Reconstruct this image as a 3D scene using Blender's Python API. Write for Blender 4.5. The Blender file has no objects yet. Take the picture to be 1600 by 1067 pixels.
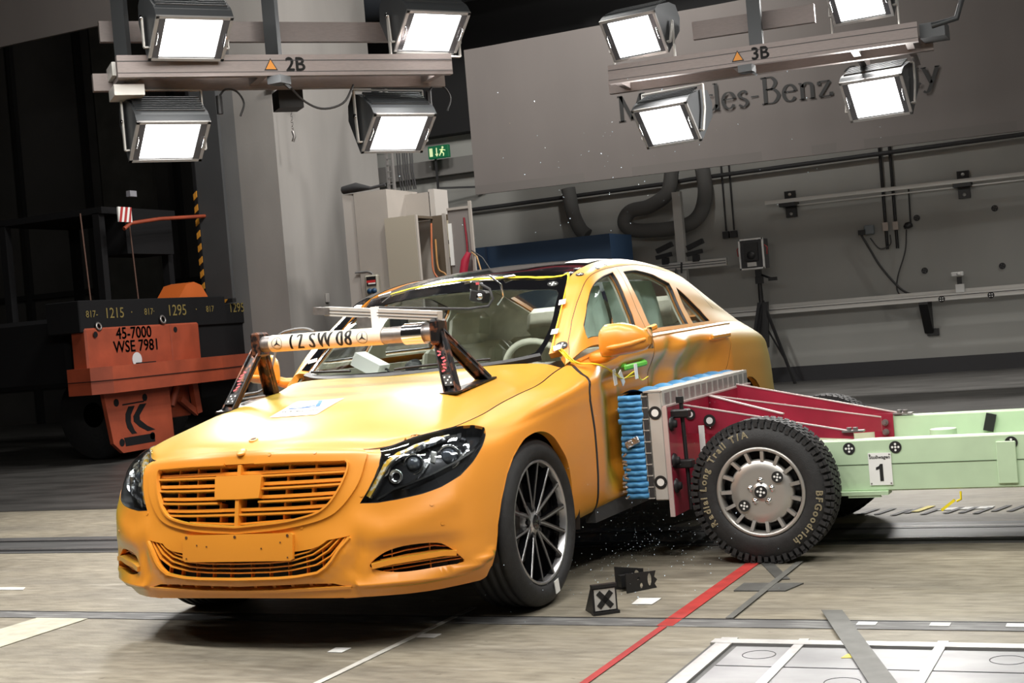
import bpy, math, random
import numpy as np
from mathutils import Vector, Matrix, geometry
random.seed(7); np.random.seed(7)
PI=math.pi
scene=bpy.context.scene; COL=scene.collection
# ---------------------------------------------------------------- camera (36 mm wide sensor), world, exposure, lights
cam_d=bpy.data.cameras.new('camera'); cam=bpy.data.objects.new('camera',cam_d); COL.objects.link(cam)
cam_d.sensor_width=36; cam_d.lens=2226.0/1600*36; cam_d.clip_end=200
_r=Vector((0.90493663,0.41715294,-0.08410186)); _u=Vector((0.07086713,0.04714431,0.99637105)); _f=Vector((-0.41960404,0.90761271,-0.01310018))
cam.matrix_world=Matrix(((_r.x,_u.x,-_f.x,3.369),(_r.y,_u.y,-_f.y,-5.492),(_r.z,_u.z,-_f.z,1.208),(0,0,0,1)))
scene.camera=cam
scene.cycles.use_denoising=True
scene.cycles.max_bounces=7; scene.cycles.diffuse_bounces=3; scene.cycles.transparent_max_bounces=16; scene.cycles.glossy_bounces=4
scene.cycles.sample_clamp_indirect=6; scene.cycles.caustics_reflective=False; scene.cycles.caustics_refractive=False
scene.view_settings.view_transform='Standard'; scene.view_settings.look='None'; scene.view_settings.gamma=1
scene.view_settings.exposure=0.0; scene.view_settings.use_curve_mapping=False
w=bpy.data.worlds.new('hall'); scene.world=w; w.use_nodes=True
w.node_tree.nodes['Background'].inputs[0].default_value=(.72,.76,.82,1); w.node_tree.nodes['Background'].inputs[1].default_value=.40
def area(name,loc,target,sx,sy,power,color=(1,.97,.92)):
    d=bpy.data.lights.new(name,'AREA'); d.shape='RECTANGLE'; d.size=sx; d.size_y=sy; d.energy=power; d.color=color
    o=bpy.data.objects.new(name,d); COL.objects.link(o); o.location=loc
    o.rotation_euler=(Vector(target)-Vector(loc)).to_track_quat('-Z','Y').to_euler(); return o
# the crash hall's overhead floodlight rows over the impact point (above the frame), one small lamp each
def lamp_row(a,b,n,target,power):
    a=Vector(a); b=Vector(b)
    for i in range(n): p=a.lerp(b,i/(n-1)); area('overhead_flood_or_fill',p,Vector(target)+(p-a.lerp(b,.5))*.5,.5,.42,power/n)
lamp_row((-2.4,-1.6,4.4),(2.2,-2.4,4.4),5,(0,-.4,.4),310)
lamp_row((-2.2,1.0,4.7),(2.8,1.2,4.7),5,(.2,.4,.4),240)
lamp_row((3.6,-3.6,4.2),(4.4,.4,4.2),4,(1.2,.4,.4),140)
lamp_row((-4.4,-2.6,4.2),(-4.0,.8,4.2),3,(-.6,0,.4),90)
# unseen lights added to brighten the back wall, banner, pillar and left side
lamp_row((-1.5,12.9,7.2),(5,12.9,7.2),3,(2,15.3,.9),1050)
lamp_row((0,6.5,6.5),(5,6.5,6.5),2,(2,12,3.2),60)
lamp_row((-3.5,6.5,6.8),(-1.5,9.5,6.8),3,(-6.5,11.2,2.2),420)
area('hall_fill',(-3.5,5.0,7.5),(-10,9,1.5),.8,.8,110)
# ---------------------------------------------------------------- materials
def new_mat(name):
    m=bpy.data.materials.new(name); m.use_nodes=True; return m,m.node_tree,m.node_tree.nodes['Principled BSDF']
def mat(name,col,rough=.5,metal=0.0,noise=0.0,nscale=20,bump=0.0,bscale=60,spec=.5,coat=0.0,col2=None,stretch=None,lo=.35,hi=.65,detail=4,trans=0.0,emit=None,emit_s=0):
    m,nt,b=new_mat(name); N=nt.nodes; L=nt.links
    b.inputs['Base Color'].default_value=(*col,1); b.inputs['Roughness'].default_value=rough; b.inputs['Metallic'].default_value=metal
    b.inputs['Specular IOR Level'].default_value=spec; b.inputs['Coat Weight'].default_value=coat; b.inputs['Transmission Weight'].default_value=trans
    b.inputs['Coat Roughness'].default_value=.08
    if emit: b.inputs['Emission Color'].default_value=(*emit,1); b.inputs['Emission Strength'].default_value=emit_s
    if noise or bump or col2:
        tc=N.new('ShaderNodeTexCoord'); mp=N.new('ShaderNodeMapping'); L.new(tc.outputs['Object'],mp.inputs[0])
        if stretch: mp.inputs['Scale'].default_value=stretch
    if noise or col2:
        n=N.new('ShaderNodeTexNoise'); n.inputs['Scale'].default_value=nscale; n.inputs['Detail'].default_value=detail; L.new(mp.outputs[0],n.inputs['Vector'])
        r=N.new('ShaderNodeMapRange'); r.inputs['From Min'].default_value=lo; r.inputs['From Max'].default_value=hi; L.new(n.outputs['Fac'],r.inputs[0])
        mx=N.new('ShaderNodeMix'); mx.data_type='RGBA'; L.new(r.outputs[0],mx.inputs['Factor'])
        c2=col2 or tuple(c*(1-noise) for c in col)
        mx.inputs['A'].default_value=(*col,1); mx.inputs['B'].default_value=(*c2,1); L.new(mx.outputs['Result'],b.inputs['Base Color'])
    if bump:
        n=N.new('ShaderNodeTexNoise'); n.inputs['Scale'].default_value=bscale; n.inputs['Detail'].default_value=3; L.new(mp.outputs[0],n.inputs['Vector'])
        bp=N.new('ShaderNodeBump'); bp.inputs['Strength'].default_value=bump; bp.inputs['Distance'].default_value=.01; L.new(n.outputs['Fac'],bp.inputs['Height']); L.new(bp.outputs[0],b.inputs['Normal'])
    return m
def emis(name,col,s):
    m=bpy.data.materials.new(name); m.use_nodes=True; nt=m.node_tree; nt.nodes.clear()
    e=nt.nodes.new('ShaderNodeEmission'); o=nt.nodes.new('ShaderNodeOutputMaterial'); e.inputs[0].default_value=(*col,1); e.inputs[1].default_value=s; nt.links.new(e.outputs[0],o.inputs[0]); return m
def glass(name,tint=(.9,.95,.92),refl=1.0,base=.06):
    m=bpy.data.materials.new(name); m.use_nodes=True; nt=m.node_tree; N=nt.nodes; N.clear(); L=nt.links
    t=N.new('ShaderNodeBsdfTransparent'); t.inputs[0].default_value=(*tint,1); g=N.new('ShaderNodeBsdfGlossy'); g.inputs['Roughness'].default_value=.02
    f=N.new('ShaderNodeFresnel'); ge=N.new('ShaderNodeNewGeometry'); mr=N.new('ShaderNodeMapRange'); mr.inputs['To Min'].default_value=1.5; mr.inputs['To Max'].default_value=1/1.5; L.new(ge.outputs['Backfacing'],mr.inputs[0]); L.new(mr.outputs[0],f.inputs[0]); mx=N.new('ShaderNodeMixShader'); o=N.new('ShaderNodeOutputMaterial')
    L.new(f.outputs[0],mx.inputs[0]); L.new(t.outputs[0],mx.inputs[1]); L.new(g.outputs[0],mx.inputs[2]); L.new(mx.outputs[0],o.inputs[0]); return m
# ---------------------------------------------------------------- mesh builder
class MB:
    def __init__(s): s.v=[]; s.f=[]; s.sm=[]; s.mi=[]; s.cur=0
    def add(s,vs,fs,smooth=False):
        k=len(s.v); s.v+=[tuple(map(float,p)) for p in vs]; s.f+=[tuple(k+i for i in f) for f in fs]; s.sm+=[smooth]*len(fs); s.mi+=[s.cur]*len(fs)
    def box(s,c,d,M=None,bev=0.0):
        x,y,z=[q/2 for q in d]
        if bev<=0:
            vs=[Vector((a*x,b*y,e*z)) for a in(-1,1) for b in(-1,1) for e in(-1,1)]
            fs=[(0,1,3,2),(4,6,7,5),(0,4,5,1),(2,3,7,6),(0,2,6,4),(1,5,7,3)]
        else:
            b=min(bev,x*.99,y*.99,z*.99); vs=[];idx={}
            def g(p):
                k=tuple(round(q,6) for q in p)
                if k not in idx: idx[k]=len(vs); vs.append(Vector(p))
                return idx[k]
            fs=[]; h=(x,y,z)
            for ax in range(3):
                u,w_=(ax+1)%3,(ax+2)%3
                for sg in(-1,1):
                    q=[]
                    for a,e in((-1,-1),(1,-1),(1,1),(-1,1)):
                        p=[0,0,0]; p[ax]=sg*h[ax]; p[u]=a*(h[u]-b); p[w_]=e*(h[w_]-b); q.append(g(p))
                    fs.append(tuple(q if sg>0 else q[::-1]))
            for ax in range(3):
                u,w_=(ax+1)%3,(ax+2)%3
                for a in(-1,1):
                    for e in(-1,1):
                        q=[]
                        for t in(-1,1):
                            p=[0,0,0]; p[ax]=t*(h[ax]-b); p[u]=a*h[u]; p[w_]=e*(h[w_]-b); q.append(g(p))
                        for t in(1,-1):
                            p=[0,0,0]; p[ax]=t*(h[ax]-b); p[u]=a*(h[u]-b); p[w_]=e*h[w_]; q.append(g(p))
                        fs.append(tuple(q if a*e<0 else q[::-1]))
            for a in(-1,1):
                for e in(-1,1):
                    for t in(-1,1):
                        q=[g((a*h[0],e*(h[1]-b),t*(h[2]-b))),g((a*(h[0]-b),e*h[1],t*(h[2]-b))),g((a*(h[0]-b),e*(h[1]-b),t*h[2]))]
                        fs.append(tuple(q if a*e*t>0 else q[::-1]))
        if M is not None: vs=[M@v for v in vs]
        c=Vector(c); s.add([v+c for v in vs],fs); return s
    def bar(s,a,b,w_,h,up=(0,0,1),bev=0.0):
        """box from a to b, w_ wide and h high"""
        a=Vector(a);b=Vector(b);d=b-a;L=d.length; d.normalize(); up=Vector(up)
        sd=d.cross(up)
        if sd.length<1e-5: sd=d.cross(Vector((1,0,0)))
        sd.normalize(); u=sd.cross(d)
        M=Matrix((d,sd,u)).transposed(); s.box((a+b)/2,(L,w_,h),M,bev); return s
    def tube(s,pts,r,n=8,cap=True,closed=False):
        pts=[Vector(p) for p in pts]; N=len(pts); rs=r if hasattr(r,'__len__') else [r]*N
        T=[]
        for i in range(N):
            if closed: t=pts[(i+1)%N]-pts[i-1]
            else: t=pts[min(i+1,N-1)]-pts[max(i-1,0)]
            T.append(t.normalized())
        u=T[0].orthogonal().normalized(); vs=[]
        for i in range(N):
            u=(u-T[i]*u.dot(T[i])); u=u.normalized() if u.length>1e-6 else T[i].orthogonal().normalized()
            w_=T[i].cross(u)
            for k in range(n):
                a=2*PI*k/n; vs.append(pts[i]+(u*math.cos(a)+w_*math.sin(a))*rs[i])
        fs=[]; R=N if closed else N-1
        for i in range(R):
            for k in range(n):
                a=i*n+k;b=i*n+(k+1)%n;c=((i+1)%N)*n+(k+1)%n;d=((i+1)%N)*n+k; fs.append((a,b,c,d))
        s.add(vs,fs,True)
        if cap and not closed:
            s.add(vs[:n],[tuple(range(n))[::-1]]); s.add(vs[-n:],[tuple(range(n))])
        return s
    def cyl(s,a,b,r,r2=None,n=24,cap=True): return s.tube([a,b],[r,r if r2 is None else r2],n,cap)
    def lathe(s,prof,axis_o,axis_d,n=64,smooth=True,closed=False):
        """prof: list of (r, h) revolved about the axis"""
        o=Vector(axis_o); d=Vector(axis_d).normalized(); u=d.orthogonal().normalized(); w_=d.cross(u); vs=[]
        for k in range(n):
            a=2*PI*k/n; e=u*math.cos(a)+w_*math.sin(a)
            for r,h in prof: vs.append(o+d*h+e*r)
        m=len(prof); fs=[]
        for k in range(n):
            for i in range(m if closed else m-1):
                j=(i+1)%m; fs.append((k*m+i,((k+1)%n)*m+i,((k+1)%n)*m+j,k*m+j))
        s.add(vs,fs,smooth); return s
    def prism(s,poly,fn,depth0,depth1):
        """2D polygon list, fn(a,b,c)->3D point, extruded along the third coordinate"""
        n=len(poly); t=geometry.tessellate_polygon([[Vector((p[0],p[1],0)) for p in poly]])
        A=[fn(p[0],p[1],depth0) for p in poly]; B=[fn(p[0],p[1],depth1) for p in poly]
        s.add(A,[tuple(q) for q in t]); s.add(B,[tuple(q)[::-1] for q in t])
        s.add(A+B,[(i,(i+1)%n,n+(i+1)%n,n+i) for i in range(n)]); return s
    def disc(s,c,nrm,r,n=20,th=.002):
        c=Vector(c); nrm=Vector(nrm).normalized(); s.cyl(c,c+nrm*th,r,n=n); return s
    def build(s,name,m,parent=None,fix=True):
        me=bpy.data.meshes.new(name); me.from_pydata(s.v,[],s.f); me.update()
        ms=m if isinstance(m,(list,tuple)) else [m]
        for q in ms: me.materials.append(q)
        me.polygons.foreach_set('use_smooth',s.sm); me.polygons.foreach_set('material_index',s.mi)
        if fix:
            import bmesh
            bm=bmesh.new(); bm.from_mesh(me); bmesh.ops.recalc_face_normals(bm,faces=bm.faces); bm.to_mesh(me); bm.free()
        o=bpy.data.objects.new(name,me); COL.objects.link(o)
        if parent is not None: o.parent=parent
        return o
def empty(name,loc=(0,0,0),rz=0,label=None,cat=None,group=None):
    o=bpy.data.objects.new(name,None); COL.objects.link(o); o.location=loc; o.rotation_euler=(0,0,rz); o.empty_display_size=.1
    return tag(o,label,cat,group)
def tag(o,label=None,cat=None,group=None,kind=None):
    if label: o['label']=label
    if cat: o['category']=cat
    if group: o['group']=group
    if kind: o['kind']=kind
    return o
def lab(o,t): o['label']=t; return o
def struct(o): o['kind']='structure'; return o
def copy_tree(o,parent=None):
    c=o.copy(); COL.objects.link(c)
    if parent is not None: c.parent=parent
    for ch in [q for q in bpy.data.objects if q.parent==o]: copy_tree(ch,c)
    return c
# text as mesh data
_tc={}
def text_geo(t,size=1.0,extrude=.01,outline=0.0,space=1.0,align='CENTER'):
    k=(t,size,extrude,outline,space,align)
    if k in _tc: return _tc[k]
    c=bpy.data.curves.new('txt','FONT'); c.body=t; c.size=size; c.extrude=extrude; c.align_x=align; c.align_y='CENTER'; c.space_character=space; c.resolution_u=3
    if outline: c.fill_mode='NONE'; c.extrude=0; c.bevel_depth=outline; c.bevel_resolution=0
    o=bpy.data.objects.new('txt',c); COL.objects.link(o); dg=bpy.context.evaluated_depsgraph_get(); dg.update()
    me=bpy.data.meshes.new_from_object(o.evaluated_get(dg)); vs=[v.co.copy() for v in me.vertices]; fs=[tuple(p.vertices) for p in me.polygons]
    bpy.data.objects.remove(o); bpy.data.meshes.remove(me); bpy.data.curves.remove(c); _tc[k]=(vs,fs); return vs,fs
def add_text(mb,t,size,origin,right,up,extrude=.0015,outline=0,bold=0,space=1.0,align='CENTER'):
    o=Vector(origin); r=Vector(right).normalized(); u=Vector(up).normalized(); n=r.cross(u)
    vs,fs=text_geo(t,size,extrude,outline,space,align)
    offs=[(0,0)] if not bold else [(-bold,0),(bold,0),(0,bold),(0,-bold)]
    for dx,dy in offs: mb.add([o+r*(v.x+dx)+u*(v.y+dy)+n*v.z for v in vs],fs)
    return mb
# colours (linear)
PAINT=None
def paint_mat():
    """orange paint; the yellow of strongly lit tops is coloured in at shallow angles"""
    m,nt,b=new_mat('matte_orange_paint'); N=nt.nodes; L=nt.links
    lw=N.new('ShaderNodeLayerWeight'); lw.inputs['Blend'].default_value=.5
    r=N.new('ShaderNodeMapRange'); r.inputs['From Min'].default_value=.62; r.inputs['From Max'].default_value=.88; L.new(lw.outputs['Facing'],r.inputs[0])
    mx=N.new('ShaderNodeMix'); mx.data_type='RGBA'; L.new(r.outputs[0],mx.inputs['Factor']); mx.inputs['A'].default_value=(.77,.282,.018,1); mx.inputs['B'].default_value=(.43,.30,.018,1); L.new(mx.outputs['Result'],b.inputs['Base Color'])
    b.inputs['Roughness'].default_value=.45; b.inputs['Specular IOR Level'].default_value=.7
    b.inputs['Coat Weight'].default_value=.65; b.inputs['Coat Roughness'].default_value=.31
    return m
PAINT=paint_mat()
BLACK=mat('black_plastic',(.012,.012,.013),.45); BLACKG=mat('gloss_black',(.004,.004,.005),.08,coat=1.0)
RUBBER=mat('tyre_rubber',(.022,.022,.023),.62,noise=.3,nscale=40,bump=.15,bscale=200)
ALU=mat('brushed_aluminium',(.62,.61,.60),.38,.85,noise=.12,nscale=30,stretch=(1,1,12)); ALUL=mat('anodised_aluminium',(.60,.59,.56),.45,.35)
CHROME=mat('chrome',(.78,.78,.80),.12,1.0); STEEL=mat('worn_steel',(.33,.31,.30),.42,.8,noise=.3,nscale=25)
WHITE=mat('white_sticker',(.82,.82,.80),.5); DARK=mat('dark_grey',(.035,.035,.037),.6); GREYC=mat('lamp_housing_grey',(.07,.075,.08),.42,.4)
YELLOW=mat('yellow_cable',(.85,.68,.02),.45); ORANGE_P=mat('orange_plastic',(.55,.12,.02),.5)
INK=mat('black_ink',(.01,.01,.01),.6)
# ---------------------------------------------------------------- car body surfaces (car frame: x forward, y left, z up; origin under front axle)
def V(*r): return np.array(r, float)
# rows bottom -> top ; columns nose centre -> around the left side -> tail centre
SX = [
 # R0 lower lip
 [(.884,0,.212),(.876,.25,.21),(.842,.47,.205),(.755,.62,.20),(.638,.76,.198),(.505,.862,.205),(.44,.885,.21),(.2,.90,.24),(0,.89,.26),(-.2,.88,.28),(-.4,.87,.285),(-.66,.865,.29),(-1.1,.86,.30),(-1.62,.86,.30),(-2.1,.86,.30),(-2.6,.86,.29),(-3.04,.87,.28),(-3.5,.86,.27),(-3.85,.80,.27),(-4.08,.66,.27),(-4.18,.35,.27),(-4.2,0,.27)],
 # R1
 [(.893,0,.285),(.885,.25,.283),(.852,.47,.28),(.795,.63,.28),(.70,.775,.28),(.58,.885,.285),(.45,.918,.29),(.2,.925,.30),(0,.92,.31),(-.2,.91,.32),(-.4,.90,.325),(-.66,.895,.335),(-1.1,.895,.34),(-1.62,.895,.34),(-2.1,.895,.34),(-2.6,.895,.34),(-3.04,.90,.34),(-3.5,.885,.34),(-3.88,.82,.34),(-4.12,.68,.34),(-4.22,.35,.34),(-4.24,0,.34)],
 # R2
 [(.885,0,.39),(.877,.25,.39),(.843,.47,.39),(.785,.63,.39),(.695,.775,.39),(.585,.88,.39),(.43,.925,.39),(.2,.935,.40),(0,.93,.41),(-.2,.925,.42),(-.4,.92,.42),(-.66,.915,.43),(-1.1,.918,.43),(-1.62,.92,.43),(-2.1,.92,.43),(-2.6,.918,.43),(-3.04,.92,.43),(-3.5,.90,.43),(-3.9,.83,.43),(-4.14,.69,.43),(-4.24,.35,.43),(-4.26,0,.43)],
 # R3
 [(.868,0,.495),(.860,.25,.495),(.812,.47,.495),(.76,.625,.495),(.68,.77,.495),(.57,.875,.50),(.42,.922,.50),(.2,.94,.51),(0,.938,.52),(-.2,.935,.52),(-.4,.928,.53),(-.66,.922,.53),(-1.1,.925,.53),(-1.62,.928,.53),(-2.1,.928,.53),(-2.6,.928,.53),(-3.04,.93,.53),(-3.5,.91,.53),(-3.9,.84,.53),(-4.14,.70,.53),(-4.24,.35,.53),(-4.25,0,.53)],
 # R4
 [(.845,0,.60),(.836,.25,.60),(.785,.47,.60),(.738,.62,.60),(.655,.765,.60),(.545,.87,.61),(.40,.915,.61),(.2,.94,.62),(0,.943,.63),(-.2,.94,.63),(-.4,.933,.64),(-.66,.926,.64),(-1.1,.93,.64),(-1.62,.934,.64),(-2.1,.935,.64),(-2.6,.935,.64),(-3.04,.935,.64),(-3.5,.91,.64),(-3.88,.84,.64),(-4.1,.70,.64),(-4.2,.35,.64),(-4.22,0,.64)],
 # R5
 [(.817,0,.70),(.808,.25,.70),(.752,.47,.695),(.705,.61,.70),(.615,.76,.705),(.49,.862,.71),(.36,.90,.715),(.18,.93,.73),(0,.94,.745),(-.2,.938,.755),(-.4,.933,.76),(-.66,.927,.76),(-1.1,.934,.77),(-1.62,.938,.77),(-2.1,.94,.77),(-2.6,.94,.77),(-3.04,.937,.77),(-3.5,.91,.77),(-3.86,.84,.77),(-4.08,.70,.77),(-4.18,.35,.77),(-4.2,0,.77)],
 # R6
 [(.802,0,.755),(.792,.25,.753),(.735,.47,.738),(.685,.605,.735),(.59,.74,.75),(.465,.835,.755),(.34,.868,.76),(.18,.913,.77),(0,.932,.79),(-.2,.936,.81),(-.4,.933,.83),(-.66,.926,.85),(-1.1,.935,.87),(-1.62,.94,.88),(-2.1,.942,.89),(-2.6,.942,.90),(-3.04,.935,.90),(-3.5,.905,.89),(-3.85,.83,.88),(-4.08,.69,.88),(-4.17,.35,.88),(-4.19,0,.88)],
 # R7 shoulder
 [(.797,0,.77),(.782,.25,.768),(.725,.47,.753),(.675,.592,.748),(.582,.70,.77),(.475,.787,.783),(.355,.828,.79),(.17,.876,.803),(0,.906,.835),(-.2,.914,.862),(-.4,.912,.885),(-.66,.908,.92),(-1.1,.925,.955),(-1.62,.93,.98),(-2.1,.932,1.0),(-2.6,.93,1.01),(-3.04,.915,1.0),(-3.5,.875,.99),(-3.85,.80,.97),(-4.08,.66,.96),(-4.17,.33,.96),(-4.18,0,.96)],
 # R8 hood shut line / belt line
 [(.788,0,.785),(.768,.25,.78),(.71,.47,.763),(.66,.575,.757),(.565,.665,.785),(.475,.737,.80),(.37,.757,.807),(.165,.765,.832),(0,.768,.862),(-.18,.768,.887),(-.40,.768,.914),(-.64,.782,.975),(-1.1,.852,1.06),(-1.62,.86,1.085),(-2.1,.86,1.09),(-2.6,.848,1.095),(-3.04,.82,1.10),(-3.5,.75,1.09),(-3.85,.66,1.075),(-4.05,.52,1.07),(-4.12,.25,1.07),(-4.13,0,1.07)],
]
S_NET = V(*SX)
# greenhouse side: rows belt -> roof glass edge, columns A pillar foot -> tail
GX = [
 [(-.66,.79,.985),(-.85,.835,1.055),(-1.1,.852,1.06),(-1.62,.86,1.085),(-2.1,.86,1.09),(-2.6,.848,1.095),(-3.04,.82,1.10),(-3.5,.75,1.09),(-3.85,.66,1.075)],
 [(-.69,.78,1.01),(-.93,.80,1.16),(-1.17,.80,1.20),(-1.65,.80,1.215),(-2.1,.80,1.215),(-2.6,.79,1.20),(-3.03,.77,1.165),(-3.48,.72,1.125),(-3.84,.645,1.09)],
 [(-.70,.765,1.035),(-1.02,.76,1.235),(-1.24,.755,1.315),(-1.67,.75,1.335),(-2.1,.75,1.335),(-2.62,.74,1.30),(-3.02,.73,1.235),(-3.46,.695,1.155),(-3.83,.63,1.10)],
 [(-.71,.75,1.045),(-1.07,.715,1.285),(-1.30,.70,1.395),(-1.69,.695,1.435),(-2.1,.70,1.44),(-2.64,.69,1.385),(-3.01,.685,1.295),(-3.44,.665,1.185),(-3.82,.615,1.11)],
 [(-.71,.73,1.045),(-1.07,.685,1.30),(-1.30,.66,1.42),(-1.69,.645,1.475),(-2.1,.645,1.48),(-2.64,.635,1.43),(-3.0,.63,1.345),(-3.42,.62,1.215),(-3.81,.59,1.125)],
 [(-.705,.69,1.04),(-1.03,.635,1.275),(-1.26,.595,1.415),(-1.68,.575,1.492),(-2.1,.575,1.503),(-2.64,.565,1.458),(-2.98,.56,1.37),(-3.40,.55,1.235),(-3.80,.53,1.14)],
]
G_NET = V(*GX)
# hood: rows centre -> shut line ; columns front -> cowl
HX = [
 [(.788,0,.785),(.70,0,.826),(.5,0,.875),(.2,0,.925),(-.05,0,.957),(-.28,0,.988),(-.44,0,1.008)],
 [(.775,.2,.781),(.69,.2,.824),(.48,.2,.877),(.19,.2,.930),(-.06,.2,.962),(-.30,.2,.992),(-.455,.2,1.011)],
 [(.73,.40,.768),(.655,.40,.812),(.45,.40,.870),(.17,.42,.930),(-.08,.42,.963),(-.33,.42,.993),(-.51,.42,1.012)],
 [(.685,.53,.760),(.615,.545,.795),(.43,.575,.848),(.16,.60,.903),(-.10,.60,.943),(-.37,.60,.978),(-.57,.60,1.008)],
 [(.625,.61,.766),(.56,.645,.797),(.41,.70,.826),(.16,.71,.866),(-.12,.715,.909),(-.40,.718,.946),(-.60,.712,.997)],
 [(.565,.665,.785),(.485,.728,.799),(.385,.756,.806),(.165,.765,.832),(-.13,.768,.879),(-.41,.768,.916),(-.64,.775,.972)],
]
H_NET = V(*HX)
# windscreen: rows cowl -> header, columns centre -> left pillar
WX = [
 [(-.42,0,1.0),(-.46,.28,1.003),(-.56,.52,1.012),(-.66,.665,1.03)],
 [(-.67,0,1.185),(-.71,.28,1.175),(-.79,.50,1.155),(-.87,.66,1.158)],
 [(-.92,0,1.335),(-.945,.27,1.322),(-.99,.48,1.30),(-1.05,.628,1.285)],
 [(-1.15,0,1.437),(-1.165,.26,1.428),(-1.20,.46,1.408),(-1.25,.597,1.408)],
]
W_NET = V(*WX)
# roof and backlight: rows centre -> rail, columns header -> boot
RX = [
 [(-1.15,0,1.437),(-1.35,0,1.482),(-1.7,0,1.523),(-2.1,0,1.533),(-2.6,0,1.50),(-2.95,0,1.425),(-3.4,0,1.28),(-3.8,0,1.15)],
 [(-1.165,.26,1.428),(-1.37,.26,1.475),(-1.7,.27,1.517),(-2.1,.27,1.527),(-2.6,.27,1.495),(-2.95,.26,1.42),(-3.4,.26,1.275),(-3.8,.26,1.148)],
 [(-1.20,.46,1.408),(-1.39,.46,1.453),(-1.7,.45,1.505),(-2.1,.45,1.516),(-2.6,.45,1.484),(-2.95,.44,1.405),(-3.4,.43,1.262),(-3.8,.42,1.145)],
 [(-1.25,.597,1.408),(-1.42,.588,1.447),(-1.7,.576,1.49),(-2.1,.573,1.50),(-2.6,.568,1.462),(-2.97,.56,1.372),(-3.4,.55,1.235),(-3.8,.53,1.14)],
]
R_NET = V(*RX)
# boot lid: rows centre -> side
TX = [
 [(-3.72,0,1.155),(-3.9,0,1.12),(-4.08,0,1.10),(-4.13,0,1.07)],
 [(-3.72,.3,1.155),(-3.9,.3,1.118),(-4.06,.28,1.098),(-4.11,.27,1.07)],
 [(-3.74,.52,1.145),(-3.9,.48,1.105),(-4.0,.46,1.09),(-4.06,.50,1.07)],
 [(-3.82,.66,1.075),(-3.88,.64,1.075),(-3.95,.60,1.072),(-4.05,.52,1.07)],
]
T_NET = V(*TX)
def cr(P, t, sym=False, flip=(1,1,1)):
    """Catmull-Rom along axis 0 of P at parameters t; returns (len(t), ...)"""
    n=len(P); t=np.clip(np.asarray(t,float),0,n-1); i=np.minimum(t.astype(int),n-2); f=(t-i)
    first = P[1]*np.array(flip,float) if sym else 2*P[0]-P[1]
    Q=np.concatenate([first[None],P,(2*P[-1]-P[-2])[None]],0)
    a,b,c,d=Q[i],Q[i+1],Q[i+2],Q[i+3]
    f=f.reshape((-1,)+(1,)*(P.ndim-1))
    return .5*((2*b)+(-a+c)*f+(2*a-5*b+4*c-d)*f*f+(-a+3*b-3*c+d)*f**3)
def ev_pair(net,u,v,symu=False,symv=False):
    """evaluate net[row(v)][col(u)] at paired arrays u,v"""
    u=np.asarray(u,float); v=np.asarray(v,float); R,Cn=net.shape[:2]
    n=Cn; uu=np.clip(u,0,n-1); i=np.minimum(uu.astype(int),n-2); f=(uu-i)[:,None]
    first=net[:,1]*np.array((1,-1,1.)) if symu else 2*net[:,0]-net[:,1]
    Q=np.concatenate([first[:,None],net,(2*net[:,-1]-net[:,-2])[:,None]],1)
    m=R; vv=np.clip(v,0,m-1); j=np.minimum(vv.astype(int),m-2); g=(vv-j)[:,None]
    def row(k):
        a,b,c,d=Q[k,i],Q[k,i+1],Q[k,i+2],Q[k,i+3]
        return .5*((2*b)+(-a+c)*f+(2*a-5*b+4*c-d)*f*f+(-a+3*b-3*c+d)*f**3)
    jm=j-1; jp=j+2
    r0,r1=row(j),row(j+1)
    rm=row(np.maximum(jm,0)); rp=row(np.minimum(jp,m-1))
    lo=(jm<0)[:,None]; hi=(jp>m-1)[:,None]
    rm=np.where(lo, r1*np.array((1,-1,1.)) if symv else 2*r0-r1, rm); rp=np.where(hi,2*r1-r0,rp)
    return .5*((2*r0)+(-rm+r1)*g+(2*rm-5*r0+4*r1-rp)*g*g+(-rm+3*r0-3*r1+rp)*g**3)
def dent(P):
    """crash damage on the struck left side: the door skins are pushed in"""
    P=P.copy(); x,y,z=P[:,0],P[:,1],P[:,2]
    ss=lambda a,b,t: np.clip((t-a)/(b-a),0,1)**2*(3-2*np.clip((t-a)/(b-a),0,1))
    m=ss(.45,.75,y)
    along=ss(-.70,-1.05,x)*ss(-2.75,-2.2,x)
    low=1-ss(.86,1.06,z)
    d=.105*along*low*ss(.30,.5,z)
    d+=.018*np.exp(-((x+1.75+ (z-.9)*.55)/.07)**2)*(1-ss(1.0,1.08,z))       # sharp vertical fold at the rear door
    d-=.022*np.exp(-((x+1.93+ (z-.9)*.35)/.09)**2)*(1-ss(1.0,1.08,z))
    d+=.02*np.exp(-((x+2.3)/.12)**2)*np.exp(-((z-.93)/.07)**2)
    d+=.02*np.exp(-((z-.90+(x+1.2)*.10)/.035)**2)*ss(-.72,-.9,x)*ss(-1.6,-1.45,x)   # horizontal crease, front door
    d-=.012*np.exp(-((x+1.12)/.05)**2)*(1-ss(.9,1.0,z))
    P[:,1]=y-m*d
    return P
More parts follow.
